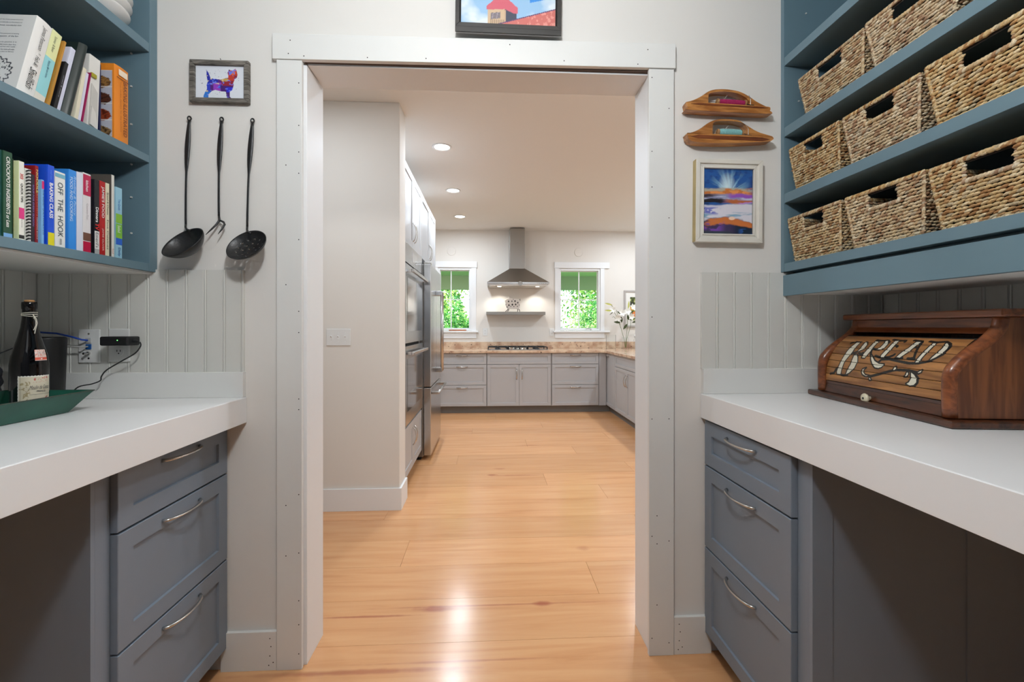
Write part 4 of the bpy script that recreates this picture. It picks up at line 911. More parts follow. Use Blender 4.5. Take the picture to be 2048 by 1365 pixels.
def slat(s0, s1):
    nx, nzv = 640, 30; u = np.linspace(.034, UL-.034, nx+1); v = np.linspace(0, 1, nzv+1)
    Ug, Vg = np.meshgrid(u, v); Ug = Ug.ravel(); Vg = Vg.ravel(); s = s0+.0007+Vg*(s1-s0-.0014)
    d = np.interp(s, sp, pd); z = np.interp(s, sp, pz); e = .0022*np.clip(1-np.minimum(Vg, 1-Vg)/.08, 0, 1)**2
    i = np.clip(np.searchsorted(sp, s)-1, 0, len(sp)-2); dz = (pz[i+1]-pz[i]); dd = (pd[i+1]-pd[i]); L = np.hypot(dz, dd)
    d2 = d+e*dz/L; z2 = z-e*dd/L
    me = grid_mesh('slat', np.stack([Ug, -d2, z2], 1), nx, nzv, ink(Ug, s)); return me
for s0, s1 in [(0.0, .0125)]+bnd:
    if s0 == 0.0: continue
    obj('slat', slat(s0, s1), slatm, bb)
obj('tambour_backing', prism([(-.008, .05), (-.007, .088), (-.010, .114), (-.017, .14), (-.029, .165), (-.044, .190), (-.064, .211), (-.088, .232), (-.094, .229), (-.05, .184), (-.022, .138), (-.013, .088), (-.013, .05)], .026, UL-.026, 'x'), M['dark'], bb)
obj('bottom_slat', prism([(-.0025, .0525), (-.002, .0615), (-.012, .0615), (-.012, .0525)], .034, UL-.034, 'x'), pinedark, bb)
kb = bmesh.new(); lathe([(0, 0), (.0075, 0), (.0065, .006), (.008, .010), (.015, .013), (.0165, .017), (.0145, .021), (.008, .0225), (0, .0225)], 28, kb)
bmesh.ops.rotate(kb, verts=kb.verts, cent=(0, 0, 0), matrix=Matrix.Rotation(-PI/2, 3, 'X'))
kn = obj('knob', kb, mat('ivory_knob', (222, 212, 184), .25, coat=.3), bb, loc=(.3, -.001, .0285), smooth=True)
obj('knob_screw', tube([(0, .0222, 0), (0, .0236, 0)], .0038, 12), M['iron'], kn)
# ------------------------------------------------------------------ left worktop things
CT = 1.0275
green = mat('green_enamel', (18, 82, 66), .3, noise=.2, nscale=14, bump=.1, bscale=60)
def tray():
    r = empty('tray', (0, 0, CT), 0, 'green metal tray with sloping sides under the wine bottle', 'tray')
    x0, x1, y0, y1, h, f = -1.500, -1.292, 1.02, 1.455, .062, .034
    B0 = [(x0, y0), (x1, y0), (x1, y1), (x0, y1)]; T = [(x0-f*.8, y0-f), (x1+f, y0-f), (x1+f, y1+f*1.5), (x0-f*.8, y1+f*1.5)]
    t = .002
    bm = bmesh.new()
    def ring(P, z, o): 
        cx = sum(p[0] for p in P)/4; cy = sum(p[1] for p in P)/4
        return [bm.verts.new((p[0]+(o if p[0] < cx else -o), p[1]+(o if p[1] < cy else -o), z)) for p in P]
    a = ring(B0, .001, 0); b = ring(T, h, 0); c = ring(T, h+.0005, t); d = ring(B0, .004, t*1.2)
    for p, q in ((a, b), (b, c), (c, d)):
        for i in range(4): bm.faces.new((p[i], p[(i+1) % 4], q[(i+1) % 4], q[i]))
    bm.faces.new(d); bm.faces.new(a[::-1]); obj('pan', bm, green, r)
    rim = bmesh.new()
    P = [(*p, h) for p in T]
    for i in range(4): tube([P[i], P[(i+1) % 4]], .0016, 6, rim)
    obj('rim', rim, mat('worn_rim', (52, 58, 48), .5, noise=.4, nscale=60), r)
    hd = tube([(x1+.012, y1+f*1.5-.004, h-.006), (x1+.008, y1+f*1.5+.004, h-.016), (x1-.004, y1+f*1.2+.004, h-.024), (x1-.014, y1+f*1.1, h-.016)], .0028, 8)
    obj('handle', hd, M['iron'], r)
    return r
tray()
r = empty('wine_bottle', (-1.365, 1.413, CT+.0052), 0, 'dark wine bottle with cream label and string round its neck, in the green tray', 'bottle'); r.scale = (.94, .94, .975)
bg_ = mat('dark_bottle_glass', (8, 5, 5), .05, spec=.5)
Rb = .0555
RS = .80
BP = [(0, .012), (.03, .004), (.046, 0), (.054, .006), (.0555, .018), (.056, .09), (.0555, .15), (.0515, .178), (.043, .205), (.033, .235), (.0255, .262), (.0215, .29), (.0205, .312), (.0208, .318), (.0225, .320), (.0230, .331), (.0222, .340), (.0208, .341), (0, .341)]
obj('body', lathe([(a*RS, b) for a, b in BP], 56), bg_, r, smooth=True)
Rb *= RS
obj('cork', lathe([(0, .3405), (.0125, .3405), (.012, .3455), (.0095, .3472), (0, .3475)], 24), mat('cork', (190, 142, 92), .8, noise=.2, nscale=120), r, smooth=True)
def label_patch(a0, a1, z0, z1, fn, nm, rr, zfun=None, nx=110, nz_=100, wav=0):
    uv = [g.ravel() for g in np.meshgrid(np.linspace(0, 1, nx+1), np.linspace(0, 1, nz_+1))]
    a = a0+(a1-a0)*uv[0]; z = z0+(z1-z0)*uv[1]
    if wav: z = z+wav*np.sin(uv[0]*70)*((uv[1] > .99)*1.0); a = a+wav*10*np.sin(uv[1]*60)*(uv[0] < .01)
    R_ = rr(z) if callable(rr) else rr
    return grid_mesh(nm, np.stack([R_*np.cos(a), R_*np.sin(a), z], 1), nx, nz_, fn(*uv))
def lab(U, V):
    n = len(U); c = rgba((222, 212, 188), n); k = nz2(U*12, V*12, 4)
    mixc(c, (U < .34) & (k > .55) & (V < .85), (176, 158, 120)); mixc(c, (nz2(U*30, V*22, 14) > .66) & (V > .78) & (U > .42) & (U < .9), (206, 96, 84))
    mixc(c, (U < .035) | (V > .965), (240, 236, 226)); mixc(c, (np.abs(U-.075) < .006) | (np.abs(V-.925) < .005), (130, 120, 90)); mixc(c, (np.abs(V-.40) < .005) & (U > .32), (120, 112, 96))
    mixc(c, (np.abs((U-.74)*.7-(V-.22)) < .02) & (V < .32) & (V > .12), (186, 52, 44)); mixc(c, np.abs((V-.2)-(U-.9)*-.6) < .012, (60, 60, 60)) if False else None
    return c
la = obj('label', label_patch(math.radians(-79), math.radians(24), .024, .118, lab, 'label', Rb+.0012, wav=.0007), M['print'], r)
def curved_text(s, a0, a1, z0, z1, m, parent, R_, bold=0, shear=0, nm='lettering'):
    o = text(s, a1-a0, z1-z0, m, parent, ((a0+a1)/2, (z0+z1)/2, 0), (1, 0, 0), (0, 1, 0), bold=bold, shear=shear, name=nm)
    me = o.data; co = np.empty(len(me.vertices)*3, 'f'); me.vertices.foreach_get('co', co); co = co.reshape(-1, 3)
    a = co[:, 0].copy(); z = co[:, 1].copy(); me.vertices.foreach_set('co', np.stack([R_*np.cos(a), R_*np.sin(a), z], 1).astype('f').ravel()); me.update(); return o
D2 = lambda a: math.radians(a+32)
curved_text('Moulin de Gassac', D2(-78), D2(-14), .077, .089, cm((60, 60, 62)), la, Rb+.0022, shear=.4)
curved_text('PRINCE', D2(-58), D2(-30), .068, .0735, cm((60, 60, 62)), la, Rb+.0022, bold=.01)
def tagfn(U, V):
    n = len(U); c = rgba((236, 214, 204), n); mixc(c, (nz2(U*14, V*10, 31) > .58) & (V > .36), (222, 140, 126)); mixc(c, (V < .30) & (V > .05), (226, 96, 74)); mixc(c, (V < .22) & (V > .1) & (nz2(U*9, V*3, 2) > .5), (244, 226, 220)); return c
def rneck(z): return np.interp(z, [.15, .178, .205, .235], [Rb, .0515*RS, .043*RS, .033*RS])+.0012
t_ = obj('price_sticker', label_patch(D2(-62), D2(-18), .163, .196, tagfn, 'sticker', rneck), M['print'], r)
curved_text('21 10', D2(-52), D2(-26), .181, .190, cm((170, 170, 170)), t_, .0415)
st = bmesh.new(); wht = mat('cotton_string', (226, 220, 204), .8)
for dz, tl in ((0, .02), (.004, .12), (-.004, -.12)):
    tube([(0.0178*math.cos(a), .0178*math.sin(a), .303+dz+tl*.0178*math.cos(a)) for a in (i*2*PI/24 for i in range(25))], .0010, 5, st)
tube([(.017, -.006, .302), (.022, -.007, .292), (.027, -.008, .282), (.028, -.009, .270), (.024, -.012, .255)], .0011, 5, st)
tube([(.017, -.006, .302), (.027, -.007, .290), (.031, -.008, .276), (.029, -.010, .262), (.027, -.012, .245)], .0011, 5, st)
lathe([(0, -.002), (.003, -.001), (.003, .001), (0, .002)], 8, st)
for v in st.verts[-18:]: v.co += Vector((.022, -.007, .292))
obj('string', st, wht, r)
# packet in the tray
tag(obj('paper_packet', B((-.011, .011, -.008, .008, 0, .022)), M['plate'], loc=(-1.306, 1.462, CT+.0045), rot=(0, 0, .3), bevel=.002), 'tiny white packet beside the bottle in the tray', 'packet')
# cylinder device
r = empty('router', (-1.530, 1.640, CT), 0, 'tall black round device behind the wine bottle, cables at its back', 'device')
obj('housing', lathe([(0, 0), (.046, 0), (.0475, .004), (.0505, .12), (.0535, .222), (.0525, .2265), (.049, .2285), (0, .2285)], 56), mat('black_satin', (6, 6, 7), .45), r, smooth=True)
obj('top_disc', lathe([(0, .2287), (.047, .2287), (.0465, .2295), (0, .2295)], 48), mat('matte_grey_top', (60, 62, 64), .5), r, smooth=True)
# dark folded pouch with strap at the corner
def blob():
    bm = bmesh.new(); bmesh.ops.create_uvsphere(bm, u_segments=56, v_segments=36, radius=1)
    for v in bm.verts:
        p = v.co; a = math.atan2(p.y, p.x); f = 1+.07*math.sin(a*7+p.z*5)+.05*math.sin(p.z*17+a*2)+.03*math.sin(a*19)
        v.co = Vector((p.x*.050*f, p.y*.052*f, max(-.085, p.z*.090*(1+.1*math.sin(a*3))))+Vector((0, 0, .0)))if False else Vector((p.x*.050*f, p.y*.052*f, max(-.085, p.z*.090*(1+.1*math.sin(a*3)))))
    return bm
r = empty('pouch', (-1.572, 1.500, CT+.088), 0, 'crumpled dark grey fabric pouch behind the bottle at the left edge', 'pouch')
cloth = mat('dark_nylon', (48, 50, 56), .45, bump=.3, bscale=80)
obj('bag', blob(), cloth, r, smooth=True)
obj('strap', tube([(.02, -.08, -.02), (.03, -.05, .04), (.045, .0, .085), (.06, .05, .11), (.075, .085, .10)], .004, 8, flat=.4), cloth, r, smooth=True)
r.location = (-1.604, 1.500, CT+.0865)
# wall plates
def plate(nm, w, h, label, cat, loc, rz=0, m='plate', group=None, t=.006, bev=.003):
    r = empty(nm, loc, rz, label, cat, group)
    obj('cover_plate', B((-w/2, w/2, -t, 0, -h/2, h/2)), M[m], r, bevel=bev)
    return r
r = plate('wall_plate', .076, .123, 'white data wall plate with blue and grey cables plugged in', 'wall plate', (-1.4665, 1.7385, 1.221))
for z in (.045, -.045): obj('screw', tube([(0, -.0055, z), (0, -.0075, z)], .0035, 12), M['nickel'], r)
obj('jack', B((-.009, .009, -.010, -.0055, .012, .030)), cm((200, 200, 200)), r); obj('jack', B((-.009, .009, -.009, -.0055, -.012, .007)), cm((30, 90, 160)), r)
obj('coaxial_socket', tube([(0, -.006, -.027), (0, -.012, -.027), (0, -.0121, -.027), (-.003, -.026, -.027)], [.0065, .0065, .0045, .0045], 12), M['nickel'], r)
r2 = plate('power_outlet', .074, .122, 'white power outlet half hidden by the black adapter', 'outlet', (-1.3605, 1.7385, 1.2235))
def receptacle(r, z, face=-.0062):
    obj('socket_face', lathe_y(.0165, .0015, face, z), M['plate'], r)
    for dx in (-.0058, .0058): obj('slot', B((dx-.001, dx+.001, face-.0022, face-.0014, z, z+.0075)), M['dark'], r)
    obj('slot', tube([(0, face-.0014, z-.006), (0, face-.0022, z-.006)], .0022, 10), M['dark'], r)
def lathe_y(R_, t, y, z):
    return tube([(0, y+.0005, z), (0, y-t, z)], R_, 28)
receptacle(r2, .0); r2.children[-1]
for c in r2.children:
    if c.name.startswith(('slot', 'socket_face')): c.location.z = -.024
ad = empty('power_adapter', (-1.3335, 1.7325, 1.2405), 0, 'black power adapter with a green light plugged into the outlet', 'adapter')
obj('housing', B((-.046, .050, -.062, -.002, -.0165, .0165)), M['blackplastic'], ad, bevel=.005)
obj('indicator_light', tube([(.016, -.0617, .003), (.016, -.0628, .003)], .0016, 10), mat('green_led', (120, 255, 120), .4, emit=(120, 255, 130), estr=3), ad)
obj('plug_sleeve', tube([(.049, -.035, .0), (.060, -.037, -.001), (.070, -.038, -.004)], [.0055, .005, .0035], 10), M['blackplastic'], ad)
c_ = obj('adapter_cord', tube([(x, 1.700, z) for x, z in bez([(-1.2625, 1.2365), (-1.2600, 1.222), (-1.280, 1.195), (-1.330, 1.165), (-1.378, 1.135), (-1.396, 1.112), (-1.400, 1.097), (-1.43, 1.085), (-1.475, 1.075), (-1.505, 1.045)], 5)], .0023, 6), M['blackplastic'])
tag(c_, 'thin black cord hanging from the power adapter down to the tray', 'cord')
bl = tube([(x, y, z) for x, y, z in [(-1.466, 1.727, 1.242), (-1.475, 1.712, 1.245), (-1.50, 1.705, 1.255), (-1.55, 1.700, 1.268), (-1.60, 1.690, 1.272), (-1.632, 1.68, 1.262), (-1.640, 1.675, 1.20), (-1.64, 1.67, 1.06)]], .0032, 8)
tag(obj('network_cable', bl, cm((26, 70, 170), .4), smooth=True), 'blue network cable running behind the black round device', 'cable')
gl = tube([(-1.466, 1.728, 1.219), (-1.475, 1.712, 1.218), (-1.52, 1.71, 1.221), (-1.57, 1.706, 1.224), (-1.60, 1.70, 1.20), (-1.61, 1.70, 1.05)], .0028, 8)
tag(obj('network_cable', gl, cm((178, 178, 174), .4), smooth=True), 'grey network cable plugged in below the blue one', 'cable')

# ------------------------------------------------------------------ kitchen: base run along the back wall
KF = 6.73
def kbase(nm, label, x0, w, fronts, loc, rz, depth=.60, zb=.105, ztop=.903, m='kcab'):
    """fronts: list of (kind, x, w, z0, z1, handle)"""
    r = empty(nm, loc, rz, label, 'cabinet')
    obj('carcass', B((x0+.001, x0+w-.001, .0215, depth, zb, ztop)), M['dark' if False else m], r)
    for kind, x, fw, z0, z1, hd in fronts:
        f = obj(kind, shaker(fw, z1-z0, .0205, .045 if z1-z0 > .2 else .042, .010, x, z0), M[m], r)
        if hd:
            hx, hz, L, vert = hd; add_pull(f, hx, hz, L, vert, out=.028, r=.0088)
    return r
def drawers3(x0, x1):
    c = (x0+x1)/2
    return [('drawer', x0+.004, x1-x0-.008, .737, .900, (c, .868, .155, False)), ('drawer', x0+.004, x1-x0-.008, .428, .731, (c, .700, .155, False)), ('drawer', x0+.004, x1-x0-.008, .112, .422, (c, .388, .155, False))]
kbase('drawer_cabinet', 'grey three-drawer base cabinet under the left kitchen window beside the fridge', -.76, .734, drawers3(-.76, -.026), (0, KF, 0), 0)
kbase('cooktop_cabinet', 'grey two-door base cabinet below the cooktop', -.024, .972, [('drawer_front', -.018, .954, .737, .900, None), ('door', -.018, .474, .112, .731, (.421, .585, .15, True)), ('door', .460, .476, .112, .731, (.502, .585, .15, True))], (0, KF, 0), 0)
kbase('drawer_cabinet', 'grey three-drawer base cabinet under the right kitchen window', .950, .72, [(a, b, c, d-.0, e, h) for a, b, c, d, e, h in drawers3(.952, 1.668)], (0, KF, 0), 0)
r = empty('corner_cabinet', (0, KF, 0), 0, 'grey blind corner base cabinet where the two kitchen runs meet', 'cabinet')
obj('carcass', B((1.672, 1.778, .0215, .6, .105, .903)), M['kcab'], r); obj('filler_panel', B((1.672, 1.778, .012, .021, .105, .903)), M['kcab'], r)
obj('toe_kick', B((-.76, 1.853, .075, .084, 0, .103)), M['toe'], r)
# right hand run facing -X
kbase('pullout_cabinet', 'narrow grey pull-out cabinet at the kitchen corner', .0, .53, [('door', .004, .522, .112, .898, (.16, .862, .085, False))], (1.785, 6.815, 0), -PI/2, depth=.9)
kbase('sink_cabinet', 'grey base cabinet with one drawer above two doors on the right kitchen run', .532, 1.07, [('drawer', .536, 1.062, .737, .898, None), ('door', .536, .528, .112, .731, (1.025, .585, .15, True)), ('door', 1.068, .530, .112, .731, (1.105, .585, .15, True))], (1.785, 6.815, 0), -PI/2, depth=.9)
r = kbase('drawer_cabinet', 'grey three-drawer base cabinet at the near end of the right kitchen run', 1.606, .85, drawers3(1.606, 2.45), (1.785, 6.815, 0), -PI/2, depth=.9)
obj('toe_kick', B((0, 2.45, .075, .085, 0, .105)), M['toe'], r)
# granite
r = empty('granite_worktop', (0, 0, .905), 0, 'pinkish granite kitchen worktop with backsplash running round the corner', 'worktop')
obj('slab', prism([(-1.349, 6.685), (1.745, 6.685), (1.745, 4.33), (2.72, 4.33), (2.72, 7.3695), (-1.349, 7.3695)], .0, .038, 'z'), M['granite'], r, bevel=.006)
obj('backsplash', B((-1.349, 3.19, 7.349, 7.3695, .038, .147)), M['granite'], r, bevel=.002)
# cooktop
r = empty('cooktop', (.443, 7.0, .944), 0, 'black and steel five-burner gas cooktop below the hood', 'cooktop')
obj('tray', B((-.455, .455, -.235, .235, 0, .010)), M['steel'], r, bevel=.003)
for gx in (-.30, 0, .30):
    bm = bmesh.new(); w2 = .146
    for y in (-.20, -.07, .07, .20): box(bm, gx-w2, gx+w2, y-.006, y+.006, .038, .050)
    for x in (-w2, 0, w2): box(bm, gx+x-.006, gx+x+.006, -.206, .206, .036, .049)
    for x in (-w2, w2):
        for y in (-.2, .2): box(bm, gx+x-.008, gx+x+.008, y-.008, y+.008, .010, .040)
    obj('grate', bm, M['iron'], r)
for x, y, R_ in ((-.3, -.11, .04), (-.3, .11, .034), (0, .05, .05), (.3, -.11, .034), (.3, .11, .04)):
    obj('burner', lathe([(0, .028), (R_, .028), (R_*1.05, .022), (R_*1.2, .018), (R_*1.2, .010), (0, .010)], 20, cx=x, cy=y), M['iron'], r, smooth=True)
for i in range(5): obj('control_knob', lathe([(0, .036), (.012, .036), (.015, .034), (.017, .012), (.020, .010), (0, .010)], 16, cx=-.128+i*.064, cy=-.165), M['chrome'], r, smooth=True)
# hood
r = empty('range_hood', (.454, 7.3695, 0), 0, 'stainless pyramid chimney range hood between the two kitchen windows', 'range hood')
cx0, cx1 = -.119, .125
obj('chimney_cover', B((cx0+.004, cx1-.004, -.24, 0, 2.62, 2.865)), M['hoodsteel'], r, bevel=.002)
obj('chimney_cover', B((cx0, cx1, -.245, 0, 2.22, 2.62)), M['hoodsteel'], r, bevel=.002)
bm = bmesh.new(); W2 = .475; yb = -.52
lo = [(-W2, 0), (W2, 0), (W2, yb), (-W2, yb)]; hi = [(cx0, 0), (cx1, 0), (cx1, -.245), (cx0, -.245)]
l_ = [bm.verts.new((*p, 1.98)) for p in lo]; h_ = [bm.verts.new((*p, 2.22)) for p in hi]
for i in range(4): bm.faces.new((l_[i], h_[i], h_[(i+1) % 4], l_[(i+1) % 4]))
bm.faces.new(h_); bm.faces.new(l_[::-1]); bmesh.ops.recalc_face_normals(bm, faces=bm.faces)
obj('canopy', bm, M['hoodsteel'], r)
obj('rim_band', B((-W2, W2, yb-.002, 0, 1.952, 1.9795)), M['steel'], r, bevel=.001)
obj('filter_panel', B((-W2+.03, W2-.03, yb+.02, -.02, 1.930, 1.951)), mat('hood_filter', (214, 210, 204), .3, metal=1), r, bevel=.002)
obj('badge', lathe_y(.035, .003, yb-.002, 0), M['hoodsteel'], r).location = (.03, 0, 1.958)
for i in range(5): obj('control_knob', lathe_y(.0075, .014, yb-.002, 0), M['nickel'], r).location = (.30+i*.030, 0, 1.966)
for x in (-.284, .316): obj('lamp_lens', lathe([(0, 1.928), (.03, 1.928), (.03, 1.930), (0, 1.930)], 20, cx=x, cy=-.31), mat('hood_lamp', (255, 250, 240), .3, emit=(255, 246, 230), estr=9), r)
# shelf + figurine
r = empty('wall_shelf', (.434, 7.3695, 1.487), 0, 'stainless floating shelf below the range hood', 'shelf')
obj('board', B((-.470, .470, -.26, 0, 0, .050)), M['hoodsteel'], r, bevel=.002)
r = empty('figurine', (.395, 7.19, 1.538), 0, 'white metal pig figurine with dark diamond spots on the steel shelf', 'figurine')
poly = [(-.135, .180), (-.105, .205), (-.075, .215), (-.070, .245), (-.055, .222), (-.03, .228), (-.015, .205), (.02, .205), (.07, .200), (.098, .180), (.108, .14), (.110, .075), (.09, .045), (-.085, .045), (-.11, .075), (-.122, .13), (-.128, .160)]
obj('body', prism(poly, -.016, .016, 'y'), mat('pig_white', (216, 208, 200), .5), r, bevel=.004)
for x, z, s_ in ((-.075, .165, .017), (-.022, .168, .014), (.028, .170, .018), (.072, .145, .016), (-.07, .105, .018), (-.015, .113, .019), (.038, .116, .018), (-.098, .075, .012), (-.04, .085, .010), (.01, .083, .011), (.066, .085, .011), (.095, .108, .009), (0.0, .197, .009), (-.118, .112, .009)):
    obj('spot', prism([(x-s_*.8, z), (x, z+s_), (x+s_*.8, z), (x, z-s_)], -.0175, -.0155, 'y'), cm((34, 24, 20)), r)
for pts in ([(-.08, 0, .05), (-.10, 0, .02), (-.125, 0, .003)], [(-.07, 0, .05), (-.075, 0, .025), (-.09, 0, .003)], [(.08, 0, .05), (.10, 0, .03), (.105, 0, .003)], [(.06, 0, .05), (.075, 0, .03), (.068, 0, .003)]):
    obj('leg', tube(pts, .006, 6), cm((60, 50, 46)), r)
obj('tail', tube([(.10, 0, .17), (.115, 0, .185), (.108, 0, .20), (.098, 0, .195), (.103, 0, .183), (.112, 0, .21)], .003, 6), cm((60, 50, 46)), r)
# windows
def window(n, gx0, gx1, cx0, cx1, sill_x1, sill_x0, hx0, hx1):
    r = empty('window_%d' % n, ((gx0+gx1)/2, KB, 0), 0, kind='structure'); o = (gx0+gx1)/2; z0, z1 = WZ; y = 0
    for a, b, c, d in ((gx0-.034, gx0, z0-.028, z1+.034), (gx1, gx1+.034, z0-.028, z1+.034)): obj('window_frame', B((a-o, b-o, .001, .12, c, d)), M['jamb'], r, bevel=.002)
    obj('window_frame', B((gx0-o, gx1-o, .001, .12, z1, z1+.034)), M['jamb'], r, bevel=.002); obj('window_frame', B((gx0-o, gx1-o, .001, .12, z0-.028, z0)), M['jamb'], r, bevel=.002)
    m_ = (gx0+gx1)/2-o+( -.055 if n == 1 else 0)
    s = .028
    sash = bmesh.new()
    for q in ((gx0-o, gx0-o+.012, z0, z1), (gx1-o-.012, gx1-o, z0, z1), (gx0-o+.012, gx1-o-.012, z1-.012, z1), (gx0-o+.012, gx1-o-.012, z0, z0+.016)): box(sash, q[0], q[1], .055, .085, q[2], q[3])
    obj('sash', sash, M['jamb'], r)
    obj('muntin', B(((-.062 if n == 1 else 0)-.008, (-.062 if n == 1 else 0)+.008, .058, .082, z0+.016, z1-.012)), M['jamb'], r)
    obj('muntin', B((gx0-o+.012, gx1-o-.012, .0585, .0815, 1.738, 1.752)), M['jamb'], r)
    obj('pane', B((gx0-o+.010, gx1-o-.010, .069, .072, z0+.012, z1-.010)), M['glass'], r)
    obj('casing', B((cx0-o, gx0-.034-o+.004, -.019, -.0005, WZ[0]-.03, 2.262)), M['jamb'], r, bevel=.0015)
    obj('casing', B((gx1+.034-o-.004, cx1-o, -.019, -.0005, WZ[0]-.03, 2.262)), M['jamb'], r, bevel=.0015)
    obj('head_casing', B((hx0-o, hx1-o, -.024, -.0005, 2.264, 2.362)), M['jamb'], r, bevel=.0015)
    obj('window_sill', B((sill_x0-o, sill_x1-o, -.055, .02, 1.205, 1.232)), M['jamb'], r, bevel=.003)
    obj('apron', B((cx0-o, cx1-o, -.018, -.0005, 1.112, 1.204)), M['jamb'], r, bevel=.0015)
    return r
w1 = window(1, *WL, -.905, -.200, -.165, -.94, -.93, -.187)
w2 = window(2, *WR, 1.093, 1.915, 2.0, 1.06, 1.085, 2.0)
obj('crank_handle', tube([(.18, -.03, 1.235), (.18, -.04, 1.262), (.13, -.045, 1.268), (.09, -.045, 1.262)], [.008, .007, .006, .007], 8), M['nickel'], w2)
tag(obj('wooden_tray', B((-.14, .14, -.045, .045, 0, .018)), wood_mat('orange_wood', (150, 78, 40), (196, 116, 66), rough=.4), loc=(-.50, 7.362, 1.2325), bevel=.004), 'small orange-brown wooden tray on the left kitchen window sill', 'tray')
# wall discs, outlets
for x, lb_ in ((-.602, 'round white wall disc above the left kitchen window'), (1.486, 'round white wall disc above the right kitchen window')):
    t_ = obj('wall_disc', tube([(x, KB-.0005, 2.53), (x, KB-.010, 2.53)], [.072, .068], 40), M['kwall'], smooth=False); tag(t_, lb_, 'wall disc', 'round white wall discs in the kitchen')
for x, lb_ in ((-.055, 'white outlet left of the cooktop by the window'), (1.040, 'white outlet right of the cooktop by the window')):
    r = plate('power_outlet', .075, .122, lb_, 'outlet', (x, KB-.0005, 1.21), group='kitchen outlets either side of the cooktop'); receptacle(r, .022); receptacle(r, -.022)
    for c in list(r.children):
        pass
r = plate('light_switch', .168, .118, 'white triple light switch plate on the kitchen nib wall', 'switch', (-1.050, 3.2195, 1.220))
for dx in (-.050, -.002, .046):
    obj('toggle', tube([(dx, -.005, .002), (dx, -.020, .010)], [.0045, .0035], 8), M['plate'], r); obj('bezel', B((dx-.006, dx+.006, -.0068, -.006, -.013, .013)), M['jamb'], r)
    for z in (.03, -.03): obj('screw', tube([(dx, -.006, z), (dx, -.0072, z)], .0025, 8), M['jamb'], r)
# fruit picture
r = empty('picture_frame', (2.455, 7.3690, 1.598), 0, 'pale framed picture of fruit and leaves right of the right kitchen window', 'picture')
frame_pts(.42, .61, .028, .025, mat('silver_frame', (186, 180, 176), .35, metal=.3), r)
def fruit(U, V):
    n = len(U); c = rgba((238, 236, 230), n); i = (U > .2) & (U < .8) & (V > .16) & (V < .84); k = nz2(U*9, V*12, 41)
    mixc(c, i, (70, 84, 36)); mixc(c, i & (k > .52), (150, 160, 60)); mixc(c, i & (k > .64), (220, 214, 190)); mixc(c, i & (k < .36), (40, 40, 24))
    for x, y, q, cl in ((.3, .52, .10, (224, 170, 60)), (.42, .34, .11, (226, 130, 60)), (.6, .6, .1, (230, 180, 70)), (.64, .3, .1, (216, 120, 50))): mixc(c, i & (np.hypot(U-x, (V-y)*1.4) < q), cl)
    return c
obj('print', paint(.37, .56, 60, 80, fruit, y=-.010, x0=-.185, z0=-.28), M['printgloss'], r)
obj('backing', B((-.2, .2, -.009, -.001, -.29, .29)), M['plate'], r)
# vase with lilies
r = empty('vase', (2.195, 7.12, .9435), 0, 'clear glass vase of white lilies on the kitchen corner worktop', 'vase')
obj('glass_body', lathe([(0, 0), (.052, 0), (.055, .004), (.050, .06), (.046, .12), (.050, .19)], 32), M['clearglass'], r, smooth=True)
stem_m = mat('lily_stem', (92, 112, 48), .5); petal = mat('lily_petal', (240, 238, 230), .5); leafm = mat('lily_leaf', (62, 74, 34), .5); bud = mat('lily_bud', (190, 190, 96), .5)
def petalset(c, d, R_, n=6):
    bm = bmesh.new(); c = Vector(c); d = Vector(d).normalized(); u = d.orthogonal().normalized(); v = d.cross(u)
    for i in range(n):
        a = 2*PI*i/n; o = u*math.cos(a)+v*math.sin(a); s = d.cross(o)
        pts = [(0, 0, .1), (.35, .32, .30), (.75, .58, .34), (1.15, .66, .05)]
        prev = None
        for r_, h_, w_ in pts:
            p = c+o*R_*r_+d*R_*h_; row = [bm.verts.new(p-s*R_*w_), bm.verts.new(p-d*R_*.05), bm.verts.new(p+s*R_*w_)]
            if prev:
                for k in range(2): bm.faces.new((prev[k], prev[k+1], row[k+1], row[k]))
            prev = row
    return bm
heads = [((-.20, -.02, .62), (-.5, -.8, .3)), ((-.13, -.04, .50), (-.3, -.9, -.2)), ((.02, -.03, .60), (0, -1, .2)), ((.10, -.04, .66), (.3, -.9, .3)), ((.07, -.05, .52), (.2, -.9, -.1)), ((-.06, -.05, .57), (-.2, -.9, .2)), ((.17, -.02, .58), (.5, -.8, .2))]
for c, d in heads: obj('lily_flower', petalset(c, d, .052), petal, r, smooth=True)
for pts in ([(0, 0, .02), (-.02, 0, .15), (-.08, -.01, .35), (-.16, -.01, .55), (-.20, -.015, .60)], [(0, 0, .02), (.01, 0, .15), (.03, -.01, .38), (.02, -.02, .58)], [(.01, 0, .02), (.02, 0, .15), (.08, -.01, .36), (.10, -.02, .64)], [(-.10, -.01, .42), (-.20, -.02, .52), (-.22, -.02, .50)], [(-.08, -.01, .34), (-.15, -.02, .62), (-.24, -.03, .70)]):
    obj('stem', tube(pts, .0032, 6), stem_m, r)
def leaf(c, d, L, w, m, nm='leaf'):
    bm = bmesh.new(); c = Vector(c); d = Vector(d).normalized(); s = d.cross(Vector((0, 1, 0))).normalized()
    rows = [(0, .15), (.3, .9), (.6, 1), (.85, .5), (1, .02)]; prev = None
    for t, k in rows:
        p = c+d*L*t+Vector((0, -.01*math.sin(t*PI), 0)); row = [bm.verts.new(p-s*w*k), bm.verts.new(p+Vector((0, .004, 0))), bm.verts.new(p+s*w*k)]
        if prev:
            for q in range(2): bm.faces.new((prev[q], prev[q+1], row[q+1], row[q]))
        prev = row
    return obj(nm, bm, m, r, smooth=True)
